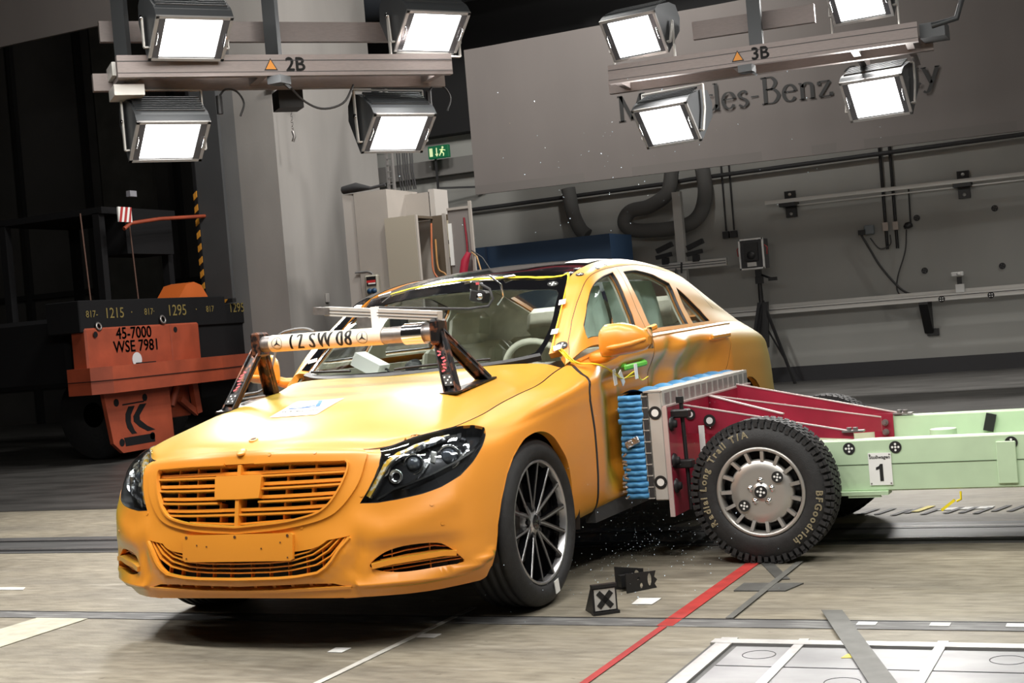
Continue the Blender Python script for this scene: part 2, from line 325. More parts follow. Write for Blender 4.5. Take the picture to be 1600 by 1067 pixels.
def sculpt(P,u,v,N):
    # bumper modelling: scooped flanks round the side intakes, raised edge beside the lower grille, swept crease
    front=(u<7)
    a=-.026*np.exp(-((u-3.65)/1.05)**4-((v-1.55)/.62)**4)
    def seg(pts,w,h):
        P_=np.array(pts); out=np.zeros(len(u))
        d=np.full(len(u),9.)
        for i in range(len(P_)-1):
            A,B=P_[i]*[2.2,1],P_[i+1]*[2.2,1]; X=np.stack([u*2.2,v],1); t=np.clip(((X-A)@(B-A))/((B-A)@(B-A)),0,1); d=np.minimum(d,np.linalg.norm(X-A-t[:,None]*(B-A),axis=1))
        return h*np.exp(-(d/w)**2)
    a+=seg([(0,.97),(1.0,1.0),(1.55,1.15),(1.85,1.6),(2.05,2.0)],.18,.007)
    a+=seg([(2.3,2.9),(2.9,2.6),(3.7,2.9),(4.6,3.3)],.45,.008)
    a+=seg([(2.3,.72),(3.6,.70),(4.8,.85),(5.8,1.2)],.17,.016)
    a+=seg([(2.2,1.4),(2.35,2.0)],.35,-.012)
    return P+N*(a*front)[:,None]
NETS=dict(S=(S_NET,True,False),G=(G_NET,False,False),H=(H_NET,False,True),W=(W_NET,True,False),R=(R_NET,False,True),T=(T_NET,False,True))
def surf(key,u,v,dented=True):
    net,su,sv=NETS[key]; u=np.atleast_1d(np.asarray(u,float)); v=np.atleast_1d(np.asarray(v,float)); P=ev_pair(net,u,v,su,sv)
    if key=='S' and (u<7).any():
        e=.02; A=ev_pair(net,u+e,v,su,sv)-ev_pair(net,np.maximum(u-e,0),v,su,sv); B=ev_pair(net,u,np.minimum(v+e,8),su,sv)-ev_pair(net,u,np.maximum(v-e,0),su,sv)
        n=np.cross(A,B); n/=np.linalg.norm(n,axis=1)[:,None]+1e-12; n*=np.sign((n*(P-np.array([-1.6,0,.55]))).sum(1))[:,None]; P=sculpt(P,u,v,n)
    return dent(P) if (dented and key in 'SG') else P
def surf_n(key,u,v,dented=True):
    e=.02; net=NETS[key][0]; u=np.atleast_1d(np.asarray(u,float)); v=np.atleast_1d(np.asarray(v,float)); U,W_=net.shape[1]-1,net.shape[0]-1
    a=surf(key,np.minimum(u+e,U),v,dented)-surf(key,np.maximum(u-e,0),v,dented); b=surf(key,u,np.minimum(v+e,W_),dented)-surf(key,u,np.maximum(v-e,0),dented)
    n=np.cross(a,b); n/=np.linalg.norm(n,axis=1)[:,None]+1e-12
    P=surf(key,u,v,dented); c=P-np.array([-1.6,0,.55]); c[:,0]*=.3
    s=np.sign((n*c).sum(1)); s[s==0]=1
    return n*s[:,None]
# ---------------------------------------------------------------- panels cut out of the body surfaces
def pip(P,poly):
    x,y=P[:,0],P[:,1]; inside=np.zeros(len(P),bool); n=len(poly)
    for i in range(n):
        x1,y1=poly[i]; x2,y2=poly[(i+1)%n]
        if y1==y2: continue
        c=((y1>y)!=(y2>y))&(x<(x2-x1)*(y-y1)/(y2-y1)+x1); inside^=c
    return inside
def smooth_poly(pts,k=4,closed=True,keep=()):
    """Catmull-Rom through pts; corners listed in keep stay sharp"""
    P=[np.array(p,float) for p in pts]; n=len(P); out=[]
    for i in range(n if closed else n-1):
        a,b=P[i],P[(i+1)%n]
        p0=P[i-1] if (closed or i>0) and i not in keep else a-(b-a)
        p3=P[(i+2)%n] if (closed or i+2<n) and ((i+1)%n) not in keep else b+(b-a)
        for j in range(k):
            f=j/k; out.append(tuple(.5*((2*a)+(-p0+b)*f+(2*p0-5*a+4*b-p3)*f*f+(-p0+3*a-3*b+p3)*f**3)))
    if not closed: out.append(tuple(P[-1]))
    return out
def densify(poly,su=.13,sv=.28,closed=True):
    out=[]; n=len(poly)
    for i in range(n if closed else n-1):
        a=np.array(poly[i],float); b=np.array(poly[(i+1)%n],float); k=max(1,int(math.ceil(max(abs(b[0]-a[0])/su,abs(b[1]-a[1])/sv))))
        for j in range(k): out.append(tuple(a+(b-a)*j/k))
    if not closed: out.append(tuple(poly[-1]))
    return out
def cut(key,outer,holes=(),du=.13,dv=.26,side=1,off=0.0,thick=.012,dented=True):
    """returns verts, faces, normals of a solid sheet cut from the surface"""
    A=3.0; outer=densify(outer,du,dv); holes=[densify(h,du,dv) for h in holes]
    loops=[outer]+holes; pts=[];edges=[]
    for lp in loops:
        k=len(pts); pts+=lp; edges+=[(k+i,k+(i+1)%len(lp)) for i in range(len(lp))]
    P=np.array(pts); lo=P.min(0); hi=P.max(0)
    us=np.arange(math.ceil(lo[0]/du)*du,hi[0],du); vs=np.arange(math.ceil(lo[1]/dv)*dv,hi[1],dv)
    if len(us) and len(vs):
        g=np.array([(a,b) for a in us for b in vs]); ok=pip(g,outer)
        for h in holes: ok&=~pip(g,h)
        g=g[ok]
        if len(g):
            D=np.array(P)[None]*[1/du,1/dv]; d=np.sqrt((((g*[1/du,1/dv])[:,None]-D)**2).sum(2)).min(1); g=g[d>.45]
            pts=pts+[tuple(q) for q in g]
    r=geometry.delaunay_2d_cdt([Vector((p[0]*A,p[1])) for p in pts],edges,[],0,1e-5)
    V2=np.array([(v.x/A,v.y) for v in r[0]]); F=[f for f in r[2] if len(f)==3]
    cen=np.array([V2[list(f)].mean(0) for f in F]); ok=pip(cen,outer)
    for h in holes: ok&=~pip(cen,h)
    F=[f for f,k in zip(F,ok) if k]
    u,v=V2[:,0],V2[:,1]; dd=dented and side>0
    X=surf(key,u,v,dd); Nn=surf_n(key,u,v,dd)
    if side<0: X=X*[1,-1,1]; Nn=Nn*[1,-1,1]
    X=X+Nn*off
    fs=[]
    for f in F:
        a,b,c=f; n=np.cross(X[b]-X[a],X[c]-X[a]); fs.append((a,b,c) if n@(Nn[a]+Nn[b]+Nn[c])>0 else (a,c,b))
    return X,fs,Nn,thick
def bl(P):
    P=np.asarray(P,float); return np.stack([P[...,1],-P[...,0],P[...,2]],-1)   # car frame -> object axes
def bvec(x,y,z): return Vector((y,-x,z))
def sheet(name,m,parent,cuts,fold=0.0):
    """join cut() results into one solid sheet mesh with proper normals and a rim"""
    vs=[];fs=[];ns=[]
    for X,F,Nn,th in cuts:
        k=len(vs); n=len(X); X1=bl(X); N1=bl(Nn); X2=X1-N1*th
        vs+=[*X1,*X2]; ns+=[*N1,*(-N1)]; fs+=[tuple(k+i for i in f) for f in F]+[tuple(k+n+i for i in f[::-1]) for f in F]
        cnt={}
        for f in F:
            for a,b in((f[0],f[1]),(f[1],f[2]),(f[2],f[0])): cnt[(a,b)]=cnt.get((a,b),0)+1
        for (a,b) in [e for e in cnt if (e[1],e[0]) not in cnt]:
            q=len(vs); vs+=[X1[a],X1[b],X2[b],X2[a]]
            t=np.cross(X1[b]-X1[a],N1[a]); t=t/(np.linalg.norm(t)+1e-9)
            ns+=[t]*4; fs.append((q+1,q,q+3,q+2))
    me=bpy.data.meshes.new(name); me.from_pydata([tuple(v) for v in vs],[],fs); me.update()
    me.polygons.foreach_set('use_smooth',[True]*len(fs)); me.materials.append(m)
    me.normals_split_custom_set_from_vertices([tuple(n) for n in ns])
    o=bpy.data.objects.new(name,me); COL.objects.link(o); o.parent=parent; return o
def panel(name,m,parent,key,outer,holes=(),side=1,both=False,**kw):
    c=[cut(key,outer,holes,side=side,**kw)]
    if both: c.append(cut(key,outer,holes,side=-side,**kw))
    return sheet(name,m,parent,c)
def at(key,u,v,off=0,side=1,dented=True):
    """points on a surface, in object axes"""
    u=np.atleast_1d(np.asarray(u,float)); v=np.atleast_1d(np.asarray(v,float)); dd=dented and side>0
    X=surf(key,u,v,dd)+surf_n(key,u,v,dd)*off
    if side<0: X=X*[1,-1,1]
    return bl(X)
def strip(mb,key,path,h,o0,o1,side=1,n=None,vd=None):
    """bar following the surface: path of (u,v), half height h (m) across, from offset o0 to o1 along the normal"""
    path=densify(path,.12,.3,False); u=np.array([p[0] for p in path]); v=np.array([p[1] for p in path])
    dd=side>0; X=surf(key,u,v,dd); Nn=surf_n(key,u,v,dd)
    T=np.gradient(X,axis=0); T/=np.linalg.norm(T,axis=1)[:,None]; B=np.cross(T,Nn); B/=np.linalg.norm(B,axis=1)[:,None]
    q=[X+Nn*o0-B*h,X+Nn*o0+B*h,X+Nn*o1+B*h*.6,X+Nn*o1-B*h*.6]
    if side<0: q=[a*[1,-1,1] for a in q]
    q=[bl(a) for a in q]; k=len(X); vs=[]
    for i in range(k): vs+=[q[0][i],q[1][i],q[2][i],q[3][i]]
    fs=[]
    for i in range(k-1):
        for j in range(4): fs.append((4*i+j,4*i+(j+1)%4,4*i+4+(j+1)%4,4*i+4+j))
    fs+=[(0,1,2,3),(4*k-4,4*k-1,4*k-2,4*k-3)]
    mb.add(vs,fs)
def uvfind(key,pts,umin,umax,ax=(0,2)):
    """surface parameters of side points given by (x,z)"""
    net=NETS[key][0]; U=np.linspace(umin,umax,260); W_=np.linspace(0,net.shape[0]-1,160); uu,vv=np.meshgrid(U,W_,indexing='ij')
    X=surf(key,uu.ravel(),vv.ravel(),False); out=[]
    for p in pts:
        i=np.argmin((X[:,ax[0]]-p[0])**2+(X[:,ax[1]]-p[1])**2); u,v=uu.ravel()[i],vv.ravel()[i]
        for _ in range(6):
            e=1e-3; f=lambda a,b: surf(key,[a],[b],False)[0][list(ax)]
            q=f(u,v); J=np.stack([(f(u+e,v)-f(u-e,v))/(2*e),(f(u,v+e)-f(u,v-e))/(2*e)],1)
            d=np.linalg.lstsq(J,np.array(p)-q,rcond=None)[0]; u=float(np.clip(u+np.clip(d[0],-.2,.2),umin,umax)); v=float(np.clip(v+np.clip(d[1],-.2,.2),0,net.shape[0]-1))
        out.append((u,v))
    return out
# ================================================================ the struck saloon car
car=empty('car',label='matte orange saloon car with a crumpled left side struck by the barrier trolley',cat='car')
car.matrix_world=Matrix(((.99959,.02681,-.00994,0),(-.02681,.99964,.00027,0),(.00995,0,.99995,0),(0,0,0,1)))
GLASS=glass('car_glass',(.96,.985,.975)); LENSM=glass('lens_glass',(.93,.95,.96)); FRIT=BLACKG
LEATHER=mat('beige_leather',(.80,.78,.66),.55,noise=.15,nscale=12); DASHM=mat('dashboard_grey',(.36,.37,.33),.6,noise=.15,nscale=10); AIRBAG=mat('pale_green_airbag',(.62,.80,.70),.75,noise=.25,nscale=6,bump=.3,bscale=8)
INNER=mat('dark_inner_structure',(.02,.014,.01),.7)
SHELL_OUT=[(0,7.93),(.6,7.93),(1.14,7.93),(1.85,7.93),(2.16,7.8),(2.36,7.2),(2.44,6.2),(2.42,5.3),(2.323,4.522),(2.112,3.925),(1.871,3.45),(1.648,3.19),(1.308,3.005),(.714,2.83),(0,2.74)]
SHELL_IN=[(0,5.56),(.9,5.56),(1.92,5.56),(1.985,5.3),(1.985,4.853),(1.907,4.39),(1.804,4.012),(1.683,3.68),(1.5,3.40),(1.225,3.24),(.783,3.10),(0,2.98)]
so=smooth_poly(SHELL_OUT,3,False); si=smooth_poly(SHELL_IN,3,False,keep=(2,))
LAMP=[(2.87,6.9),(2.98,7.5),(3.25,7.86),(3.82,7.93),(4.86,7.93),(5.6,7.93),(6.0,7.85),(6.22,7.5),(6.24,6.85),(5.963,5.98),(5.579,5.15),(5.187,4.58),(4.821,4.18),(4.311,3.92),(3.835,3.78),(3.25,3.66),(2.79,3.6),(2.319,3.627),(2.529,4.092),(2.702,4.517),(2.823,4.95)]
lamp=smooth_poly(LAMP,2,True,keep=(17,))
SEAM=[(5.579,5.15),(6.252,4.918),(6.95,4.616)]
ARCHF=[(6.95,4.616),(6.72,4.36),(6.458,3.851),(6.2,3.027),(6.0,2.189),(5.95,1.3),(5.86,.6),(5.6,.15),(5.05,0)]
ARCH=[(6.95,4.616),(7.268,4.85),(7.747,4.93),(8.219,4.82),(8.675,4.52),(8.995,4.118),(9.30,3.59),(9.48,2.928),(9.58,2.1),(9.62,1.0),(9.65,.15)]
ARCH=smooth_poly(ARCH,4,False)
LOWGR=[(0,1.93),(1.149,2.05),(1.519,2.2),(1.667,2.395),(2.129,2.502),(1.916,2.101),(1.756,1.705),(1.646,1.51),(1.495,1.336),(1.081,1.20),(.751,1.15),(0,1.105)]
INTAKE=[(2.57,1.45),(2.781,1.728),(3.07,1.912),(3.536,2.003),(4.159,1.959),(4.44,1.776),(4.644,1.501),(4.763,1.132),(4.051,1.08),(3.404,1.06),(3.05,1.12),(2.724,1.26)]
SLOT=[(0,.72),(.675,.80),(1.274,.861),(1.755,.853),(2.169,.60),(1.373,.5),(.651,.38),(0,.336)]
TOP=lambda a,b,v=7.95:[(a+(b-a)*i/6,v) for i in range(7)]
lowgr=smooth_poly(LOWGR,2,False,keep=(3,4)); intake=smooth_poly(INTAKE,3)
# --- bumper
lamp_inner_low=[(2.87,6.9),(2.823,4.95),(2.702,4.517),(2.529,4.092),(2.319,3.61),(2.79,3.585),(3.25,3.645),(3.835,3.765),(4.311,3.905),(4.821,4.165),(5.187,4.565),(5.579,5.15)]
bumper_out=[(0,2.74)]+so[::-1][1:-10]
so_up=[p for p in so[::-1] if p[0]>0.01]
k=[i for i,p in enumerate(so_up) if p[1]>7.7][0]
bumper_out=[(0,2.74)]+so_up[:k]+[(2.2,7.95),(2.55,7.95),(2.9,7.93)]+lamp_inner_low+SEAM[1:]+ARCHF[1:]+[(4.288,.022),(3.279,0),(2.231,.05),(1.0,.05),(0,.05)]
def hole_c(h):  # a hole touching the centre line becomes a notch: shift a hair off the line
    return [(max(p[0],.001),p[1]) for p in h]
# split the bumper at the notches: centre column panel pieces are cut by subtracting the centre openings with a closed outline on u>=0
def with_notches(outer,notches):
    """outer runs clockwise/counter along u=0 from its last point to its first; notches are open curves starting and ending on u=0 (top point first)"""
    o=list(outer); 
    for nt in sorted(notches,key=lambda q:q[-1][1]): o+= list(nt[::-1]) if nt[-1][1]<nt[0][1] else list(nt)
    return o
notches=[[(0,SLOT[0][1])]+SLOT[1:-1]+[(0,SLOT[-1][1])], [(0,lowgr[0][1])]+lowgr[1:-1]+[(0,lowgr[-1][1])]]
# traverse the centre line upwards: enter each notch at its bottom and leave at its top
nb=[]
for nt in notches: nb+=nt[::-1]
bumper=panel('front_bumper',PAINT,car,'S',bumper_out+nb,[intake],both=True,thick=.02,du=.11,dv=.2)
for s,nm in((1,'left'),(-1,'right')):
    # openings: dark lining, slats and the wide fin
    b=MB(); strip(b,'S',intake+[intake[0]],.003,-.06,-.004,s); b.build('intake_lining',PAINT,car)
    b=MB(); strip(b,'S',[(2.62,1.40),(3.1,1.5),(3.8,1.56),(4.3,1.58),(4.62,1.52)],.016,-.03,.010,s); b.build('intake_fin',PAINT,car)
    b=MB()
    for dv_ in(.14,.26,-.13,-.24):
        strip(b,'S',[(2.75+abs(dv_)*.6,1.45+dv_),(3.4,1.52+dv_*1.15),(4.1,1.55+dv_*1.15),(4.66-abs(dv_)*.6 if dv_>0 else 4.74,1.50+dv_)],.0035,-.045,-.02,s)
    for u in(3.1,4.0): strip(b,'S',[(u,1.12),(u,1.93)],.003,-.05,-.03,s)
    b.build('intake_slats',PAINT,car)
b=MB()
for s in(1,-1):
    for p in([(0,1.80),(.6,1.82),(1.0,1.88),(1.32,2.02),(1.5,2.2),(1.68,2.42)],[(0,1.64),(.6,1.66),(1.0,1.72),(1.4,1.92),(1.62,2.18),(1.80,2.44)],[(0,1.48),(.6,1.5),(1.0,1.56),(1.42,1.74),(1.68,2.02),(1.92,2.47)],[(0,1.31),(.6,1.34),(1.0,1.40),(1.45,1.56),(1.74,1.85),(2.04,2.49)]):
        strip(b,'S',p,.0045,-.03,-.004,s)
    for u in(.2,.55,.9,1.25,1.55): strip(b,'S',[(u,1.15),(u,2.1)],.0028,-.04,-.02,s)
b.build('lower_grille',PAINT,car)
b=MB()
for s in(1,-1):
    strip(b,'S',[(0,1.07),(.75,1.11),(1.1,1.16),(1.5,1.29),(1.66,1.47),(1.78,1.68),(1.94,2.08),(2.12,2.44)],.008,-.004,.010,s)
b.build('grille_edge_bead',PAINT,car)
b=MB()
for s in(1,-1):
    strip(b,'S',[(0,.42),(.7,.46),(1.3,.56),(1.9,.62),(2.12,.62)],.009,-.05,.004,s)
    for u in(.25,.6,.95,1.3,1.65): strip(b,'S',[(u,.4),(u,.84)],.012,-.05,-.02,s)
    strip(b,'S',[(1.9,-0+.02),(2.6,.02),(3.6,.02),(4.6,.02)],.008,-.09,-.015,s)
b.build('lower_lip',PAINT,car)
# --- grille shell, louvres
shell_half=si+[]
shell=panel('grille_shell',PAINT,car,'S',so+si[::-1],both=True,thick=.05,off=.008,du=.10,dv=.2)
b=MB()
for s in(1,-1):
    strip(b,'S',si[1:],.006,.000,.016,s)
    strip(b,'S',[(p[0],p[1]) for p in so if p[1]<7.5],.0025,-.01,.004,s)
b.build('grille_bead',PAINT,car)
def uin(v): 
    pts=sorted([(p[1],p[0]) for p in si if p[0]>.9]); return float(np.interp(v,[p[0] for p in pts],[p[1] for p in pts]))
for v0 in(4.93,4.45,3.98,3.53):
    b=MB()
    cov=3.9<v0<4.7
    for s in(1,-1):
        u0=.39 if cov else 0
        strip(b,'S',[(u0,v0+.10),(uin(v0+.1)-.02,v0+.10)],.0105,-.045,-.006,s)
        strip(b,'S',[(u0,v0-.085),(uin(v0-.08)-.03,v0-.085)],.0065,-.022,.006,s)
        if cov: b.build('grille_louvre',PAINT,car); b=MB()
    if b.v: b.build('grille_louvre',PAINT,car)
b=MB()
for s in(1,-1):
    strip(b,'S',[(0,5.47),(uin(5.45)-.02,5.47)],.008,-.04,-.004,s); strip(b,'S',[(0,3.10),(1.0,3.2)],.007,-.04,-.004,s)
    for u in(.42,.9,1.38):
        for va,vb in((5.0,5.45),(4.5,4.85),(4.05,4.4),(3.6,3.9),(3.2,3.48)):
            if uin(vb)>u+.1 and uin(va)>u+.05: strip(b,'S',[(u-.03*(5-va),va),(u-.03*(5-va),vb)],.007,-.05,-.010,s)
b.build('grille_pegs',PAINT,car)
b=MB(); 
for s in(1,-1): strip(b,'S',[(.012,3.02),(.012,5.5)],.009,-.04,.010,s)
b.build('grille_centre_bar',PAINT,car)
panel('sensor_cover',PAINT,car,'S',[(0,4.0),(.42,4.02),(.43,4.12),(.45,4.8),(.43,4.9),(0,4.9)],both=True,off=.014,thick=.03)
# --- plate holder
plo=[(0,1.74),(1.02,1.74),(1.07,1.80),(1.07,2.66),(1.02,2.73),(0,2.73)]
ph=panel('plate_holder',PAINT,car,'S',plo,both=True,off=.016,thick=.016)
b=MB()
SCR=mat('screw_dark',(.12,.05,.02),.5)
for u,v,s in((.98,2.63,1),(.98,2.63,-1),(0,2.63,1),(.98,1.86,1),(.98,1.86,-1),(.85,2.4,1),(.5,2.2,1),(.55,2.3,-1),(.75,2.35,-1)):
    b=MB(); p=Vector(at('S',u,v,.0165,s)[0]); b.disc(p,(0,-1,0),.006 if v>2.5 else .003,12,.002); b.build('screw',SCR,ph)
# parking sensors
for u,v,s in((4.3,2.62,1),(4.05,3.35,1),(2.36,3.9,1),(1.35,6.6,1),(.55,6.5,1),(3.9,2.7,-1),(2.3,3.5,-1),(1.2,2.9,1)):
    b=MB(); p=Vector(at('S',u,v,.0085 if v>5 else .001,s)[0]); n=Vector(at('S',u,v,.05,s)[0])-Vector(at('S',u,v,0,s)[0]); b.disc(p,n,.007,14,.0015)
    b.build('parking_sensor',PAINT,car)
# --- bonnet
hood_poly=[(0,0),(6,0),(6,5),(0,5)]
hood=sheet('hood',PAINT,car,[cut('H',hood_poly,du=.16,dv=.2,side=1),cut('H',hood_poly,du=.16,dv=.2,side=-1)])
b=MB()
for s in(1,-1):
    strip(b,'S',TOP(0,2.2,7.96)+TOP(2.3,11.0,8.0),.0022,-.008,.0012,s)
b.build('hood_gap',BLACK,car)
b=MB(); p=Vector(at('H',.92,.0,.0)[0]); nn=(Vector(at('H',.92,0,.1)[0])-p).normalized(); b.lathe([(.0,.002),(.012,.002),(.013,.006),(.019,.005),(.021,0)],p,nn,20); hb=b.build('star_mount_hole',[PAINT],hood)
b=MB(); b.disc(p+nn*.0025,nn,.0125,18,.002); b.build('star_mount_socket',mat('hole_dark',(.05,.015,.005),.6),hood)
b=MB(); p=Vector(at('S',.0,7.6,.006)[0]); b.lathe([(0,.007),(.017,.006),(.021,.003),(.022,-.002)],p,(0,-.5,.87),20); b.build('badge_blank',PAINT,shell)
# crash-lab sticker on the bonnet (white, blue triangle)
def hood_at(x,y,off=.0):
    """bonnet point above (x,y)"""
    s=1 if y>=0 else -1; P=surf('H',*[q.ravel() for q in np.meshgrid(np.linspace(0,6,121),np.linspace(0,5,81))]); i=np.argmin((P[:,0]-x)**2+(P[:,1]-abs(y))**2)
    return Vector((s*P[i,1] if s<0 else P[i,1],-P[i,0],P[i,2]+off))
_hp=surf('H',*[q.ravel() for q in np.meshgrid(np.linspace(0,6,241),np.linspace(0,5,161))])
def hood_z(x,y):
    d=(_hp[:,0]-x)**2+(_hp[:,1]-abs(y))**2; i=np.argsort(d)[:4]; w_=1/(d[i]+1e-7); return float((_hp[i,2]*w_).sum()/w_.sum())
def hood_patch(mb,quad,n=10,off=.002,m=0):
    q=[np.array(a,float) for a in quad]; vs=[]
    for i in range(n+1):
        for j in range(n+1):
            a,b_=i/n,j/n; p=(q[0]*(1-a)+q[1]*a)*(1-b_)+(q[3]*(1-a)+q[2]*a)*b_; vs.append((p[1],-p[0],hood_z(*p)+off))
    mb.add(vs,[(i*(n+1)+j,(i+1)*(n+1)+j,(i+1)*(n+1)+j+1,i*(n+1)+j+1) for i in range(n) for j in range(n)],True)
b=MB(); hood_patch(b,[(.117,.065),(.417,.115),(.417,-.13),(.13,-.175)]); st=b.build('hood_sticker',mat('sticker_paper',(.62,.62,.60),.6),hood,fix=False); lab(st,'white rectangular sticker with a blue triangle on the hood')
b=MB()
BLUE=mat('logo_blue',(.03,.16,.5),.5)
def tri(p,q,r): hood_patch(b,[p,q,r,r],6,.0035)
def hedge(p,q,w_):
    p=np.array(p); q=np.array(q); d=(q-p)/np.linalg.norm(q-p); n=np.array((-d[1],d[0]))*w_; hood_patch(b,[p+n,q+n,q-n,p-n],8,.0035)
hedge((.285,-.12),(.14,-.045),.0035); hedge((.285,-.12),(.265,.02),.004); hedge((.14,-.045),(.265,.02),.009); hedge((.27,-.06),(.225,-.0),.006)
b.build('sticker_triangle',BLUE,hood,fix=False)
vs_,fs_=text_geo('TÜV Rheinland',.034,.0003)
b=MB(); b.add([(.0-.02+v.x,-(.335-v.y),hood_z(.335-v.y,-.02+v.x)+.0036) for v in vs_],fs_); b.build('sticker_text',INK,hood,fix=False)
# --- fenders, lamps
fender=[(5.579,5.15),(5.963,5.98),(6.24,6.85),(6.22,7.5),(6.0,7.85),(5.9,7.96)]+TOP(6.2,11.1,7.97)+[(11.12,7.8),(10.93,7.3),(10.80,6.35),(10.75,5.6),(10.84,4.33),(10.86,3.08),(10.87,2.0),(10.9,1.33),(10.9,.2),(10.2,.1)]+ARCH[::-1]+SEAM[::-1][1:-1]
HOUS=mat('lamp_dark_chrome',(.06,.06,.065),.2,.6)
AMB=mat('led_strip',(.95,.9,.75),.25,noise=.0,nscale=45,col2=(.85,.5,.06),coat=1,lo=.45,hi=.55)
for s in(1,-1):
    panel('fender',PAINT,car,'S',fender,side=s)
    b=MB(); strip(b,'S',ARCHF[::-1][2:]+ARCH[1:],.0035,-.035,.001,s); b.build('arch_lip',PAINT,car)
    hl=empty('headlamp'); hl.parent=car
    if s>0: lab(hl,'left headlamp')
    else: lab(hl,'right headlamp')
    panel('lamp_housing',HOUS,hl,'S',lamp,side=s,off=-.05,thick=.01)
    b=MB(); strip(b,'S',lamp+[lamp[0]],.003,-.055,-.001,s); b.build('lamp_surround',BLACK,hl)
    panel('lamp_lens',LENSM,hl,'S',lamp,side=s,off=-.001,thick=.002)
    b=MB(); strip(b,'S',[(2.50,3.85),(2.70,4.3),(2.89,4.72),(3.05,5.27),(3.33,6.4),(3.83,7.05),(4.485,7.35),(5.12,7.45)],.013,-.03,-.016,s); b.build('daytime_light_strip',AMB,hl)
    b=MB(); strip(b,'S',[(2.62,3.85),(2.83,4.3),(3.03,4.72),(3.2,5.2),(3.55,6.1),(4.0,6.75),(4.6,7.05),(5.5,7.2)],.005,-.03,-.010,s); strip(b,'S',[(2.75,3.72),(2.949,3.85),(3.136,4.03),(3.541,4.2),(4.124,4.45),(4.677,4.72),(5.17,5.04),(5.6,5.6)],.006,-.035,-.012,s)
    strip(b,'S',[(3.55,4.22),(3.82,4.5),(3.96,4.85),(4.02,5.5),(4.0,5.9)],.005,-.035,-.014,s); strip(b,'S',[(4.75,4.8),(4.95,5.1),(5.08,5.6),(5.25,6.3),(5.2,6.7)],.006,-.035,-.014,s)
    b.build('chrome_trim',CHROME,hl)
    for u,v,r in((4.555,5.3,.050),(3.62,5.05,.042)):
        p=Vector(at('S',u,v,-.055,s)[0]); n=Vector((.25*s,-.95,.12)).normalized()
        b=MB(); b.lathe([(r*.72,.0),(r*.98,.004),(r,.014),(r*.92,.016),(r*.75,.006)],p,n,28); rg=b.build('projector_ring',CHROME,hl)
        b=MB(); b.lathe([(0,.032),(r*.3,.030),(r*.55,.023),(r*.7,.008),(r*.72,0)],p,n,28); b.build('projector_lens',mat('projector',(.10,.11,.13),.05,.3,coat=1),hl)
    p=Vector(at('S',3.22,4.55,-.045,s)[0]); b=MB(); b.lathe([(.014,.004),(.024,.014),(.028,.014),(.028,0)],p,(.2*s,-.95,.1),20); b.build('marker_reflector',CHROME,hl)
    b=MB(); b.box(Vector(at('S',4.10,5.3,-.038,s)[0]),(.024,.012,.045),Matrix.Rotation(.25,3,'Y'),bev=.004); b.build('side_reflector',WHITE,hl)
# --- doors and side
def door_out(u0,u1,v0=.3,v1=8.0,front=None,rear=None): return front+rear
DG=[(11.17,7.97),(11.17,7.8),(10.99,7.3),(10.86,6.35),(10.82,5.6),(10.90,4.33),(10.92,3.08),(10.93,2.0),(10.96,1.33),(10.97,.25)]
RG=[(12.94,7.97),(12.88,7.05),(12.93,6.36),(12.93,5.5),(12.95,4),(12.98,2),(13.0,.25)]
RG2=[(p[0]+.022,p[1]) for p in RG]
RR=[(15.35,7.97),(15.36,7.4),(15.28,6.6),(15.1,5.6),(14.85,4.6),(14.7,3.4),(14.65,2),(14.65,.25)]
RR2=[(p[0]+.02,p[1]) for p in RR]
arc=uvfind('S',[(-3.035+.395*math.cos(a),.355+.395*math.sin(a)) for a in np.radians(np.linspace(-5,185,17))],13.5,19)
tail=[(20.99,8.0),(20.99,.1)]
quarter=TOP(15.39,20.99,7.99)+[(20.99,.1),(17.6,.1)]+arc[::-1]+[(14.8,.2),(14.66,.2)]+RR2[::-1][1:-1]
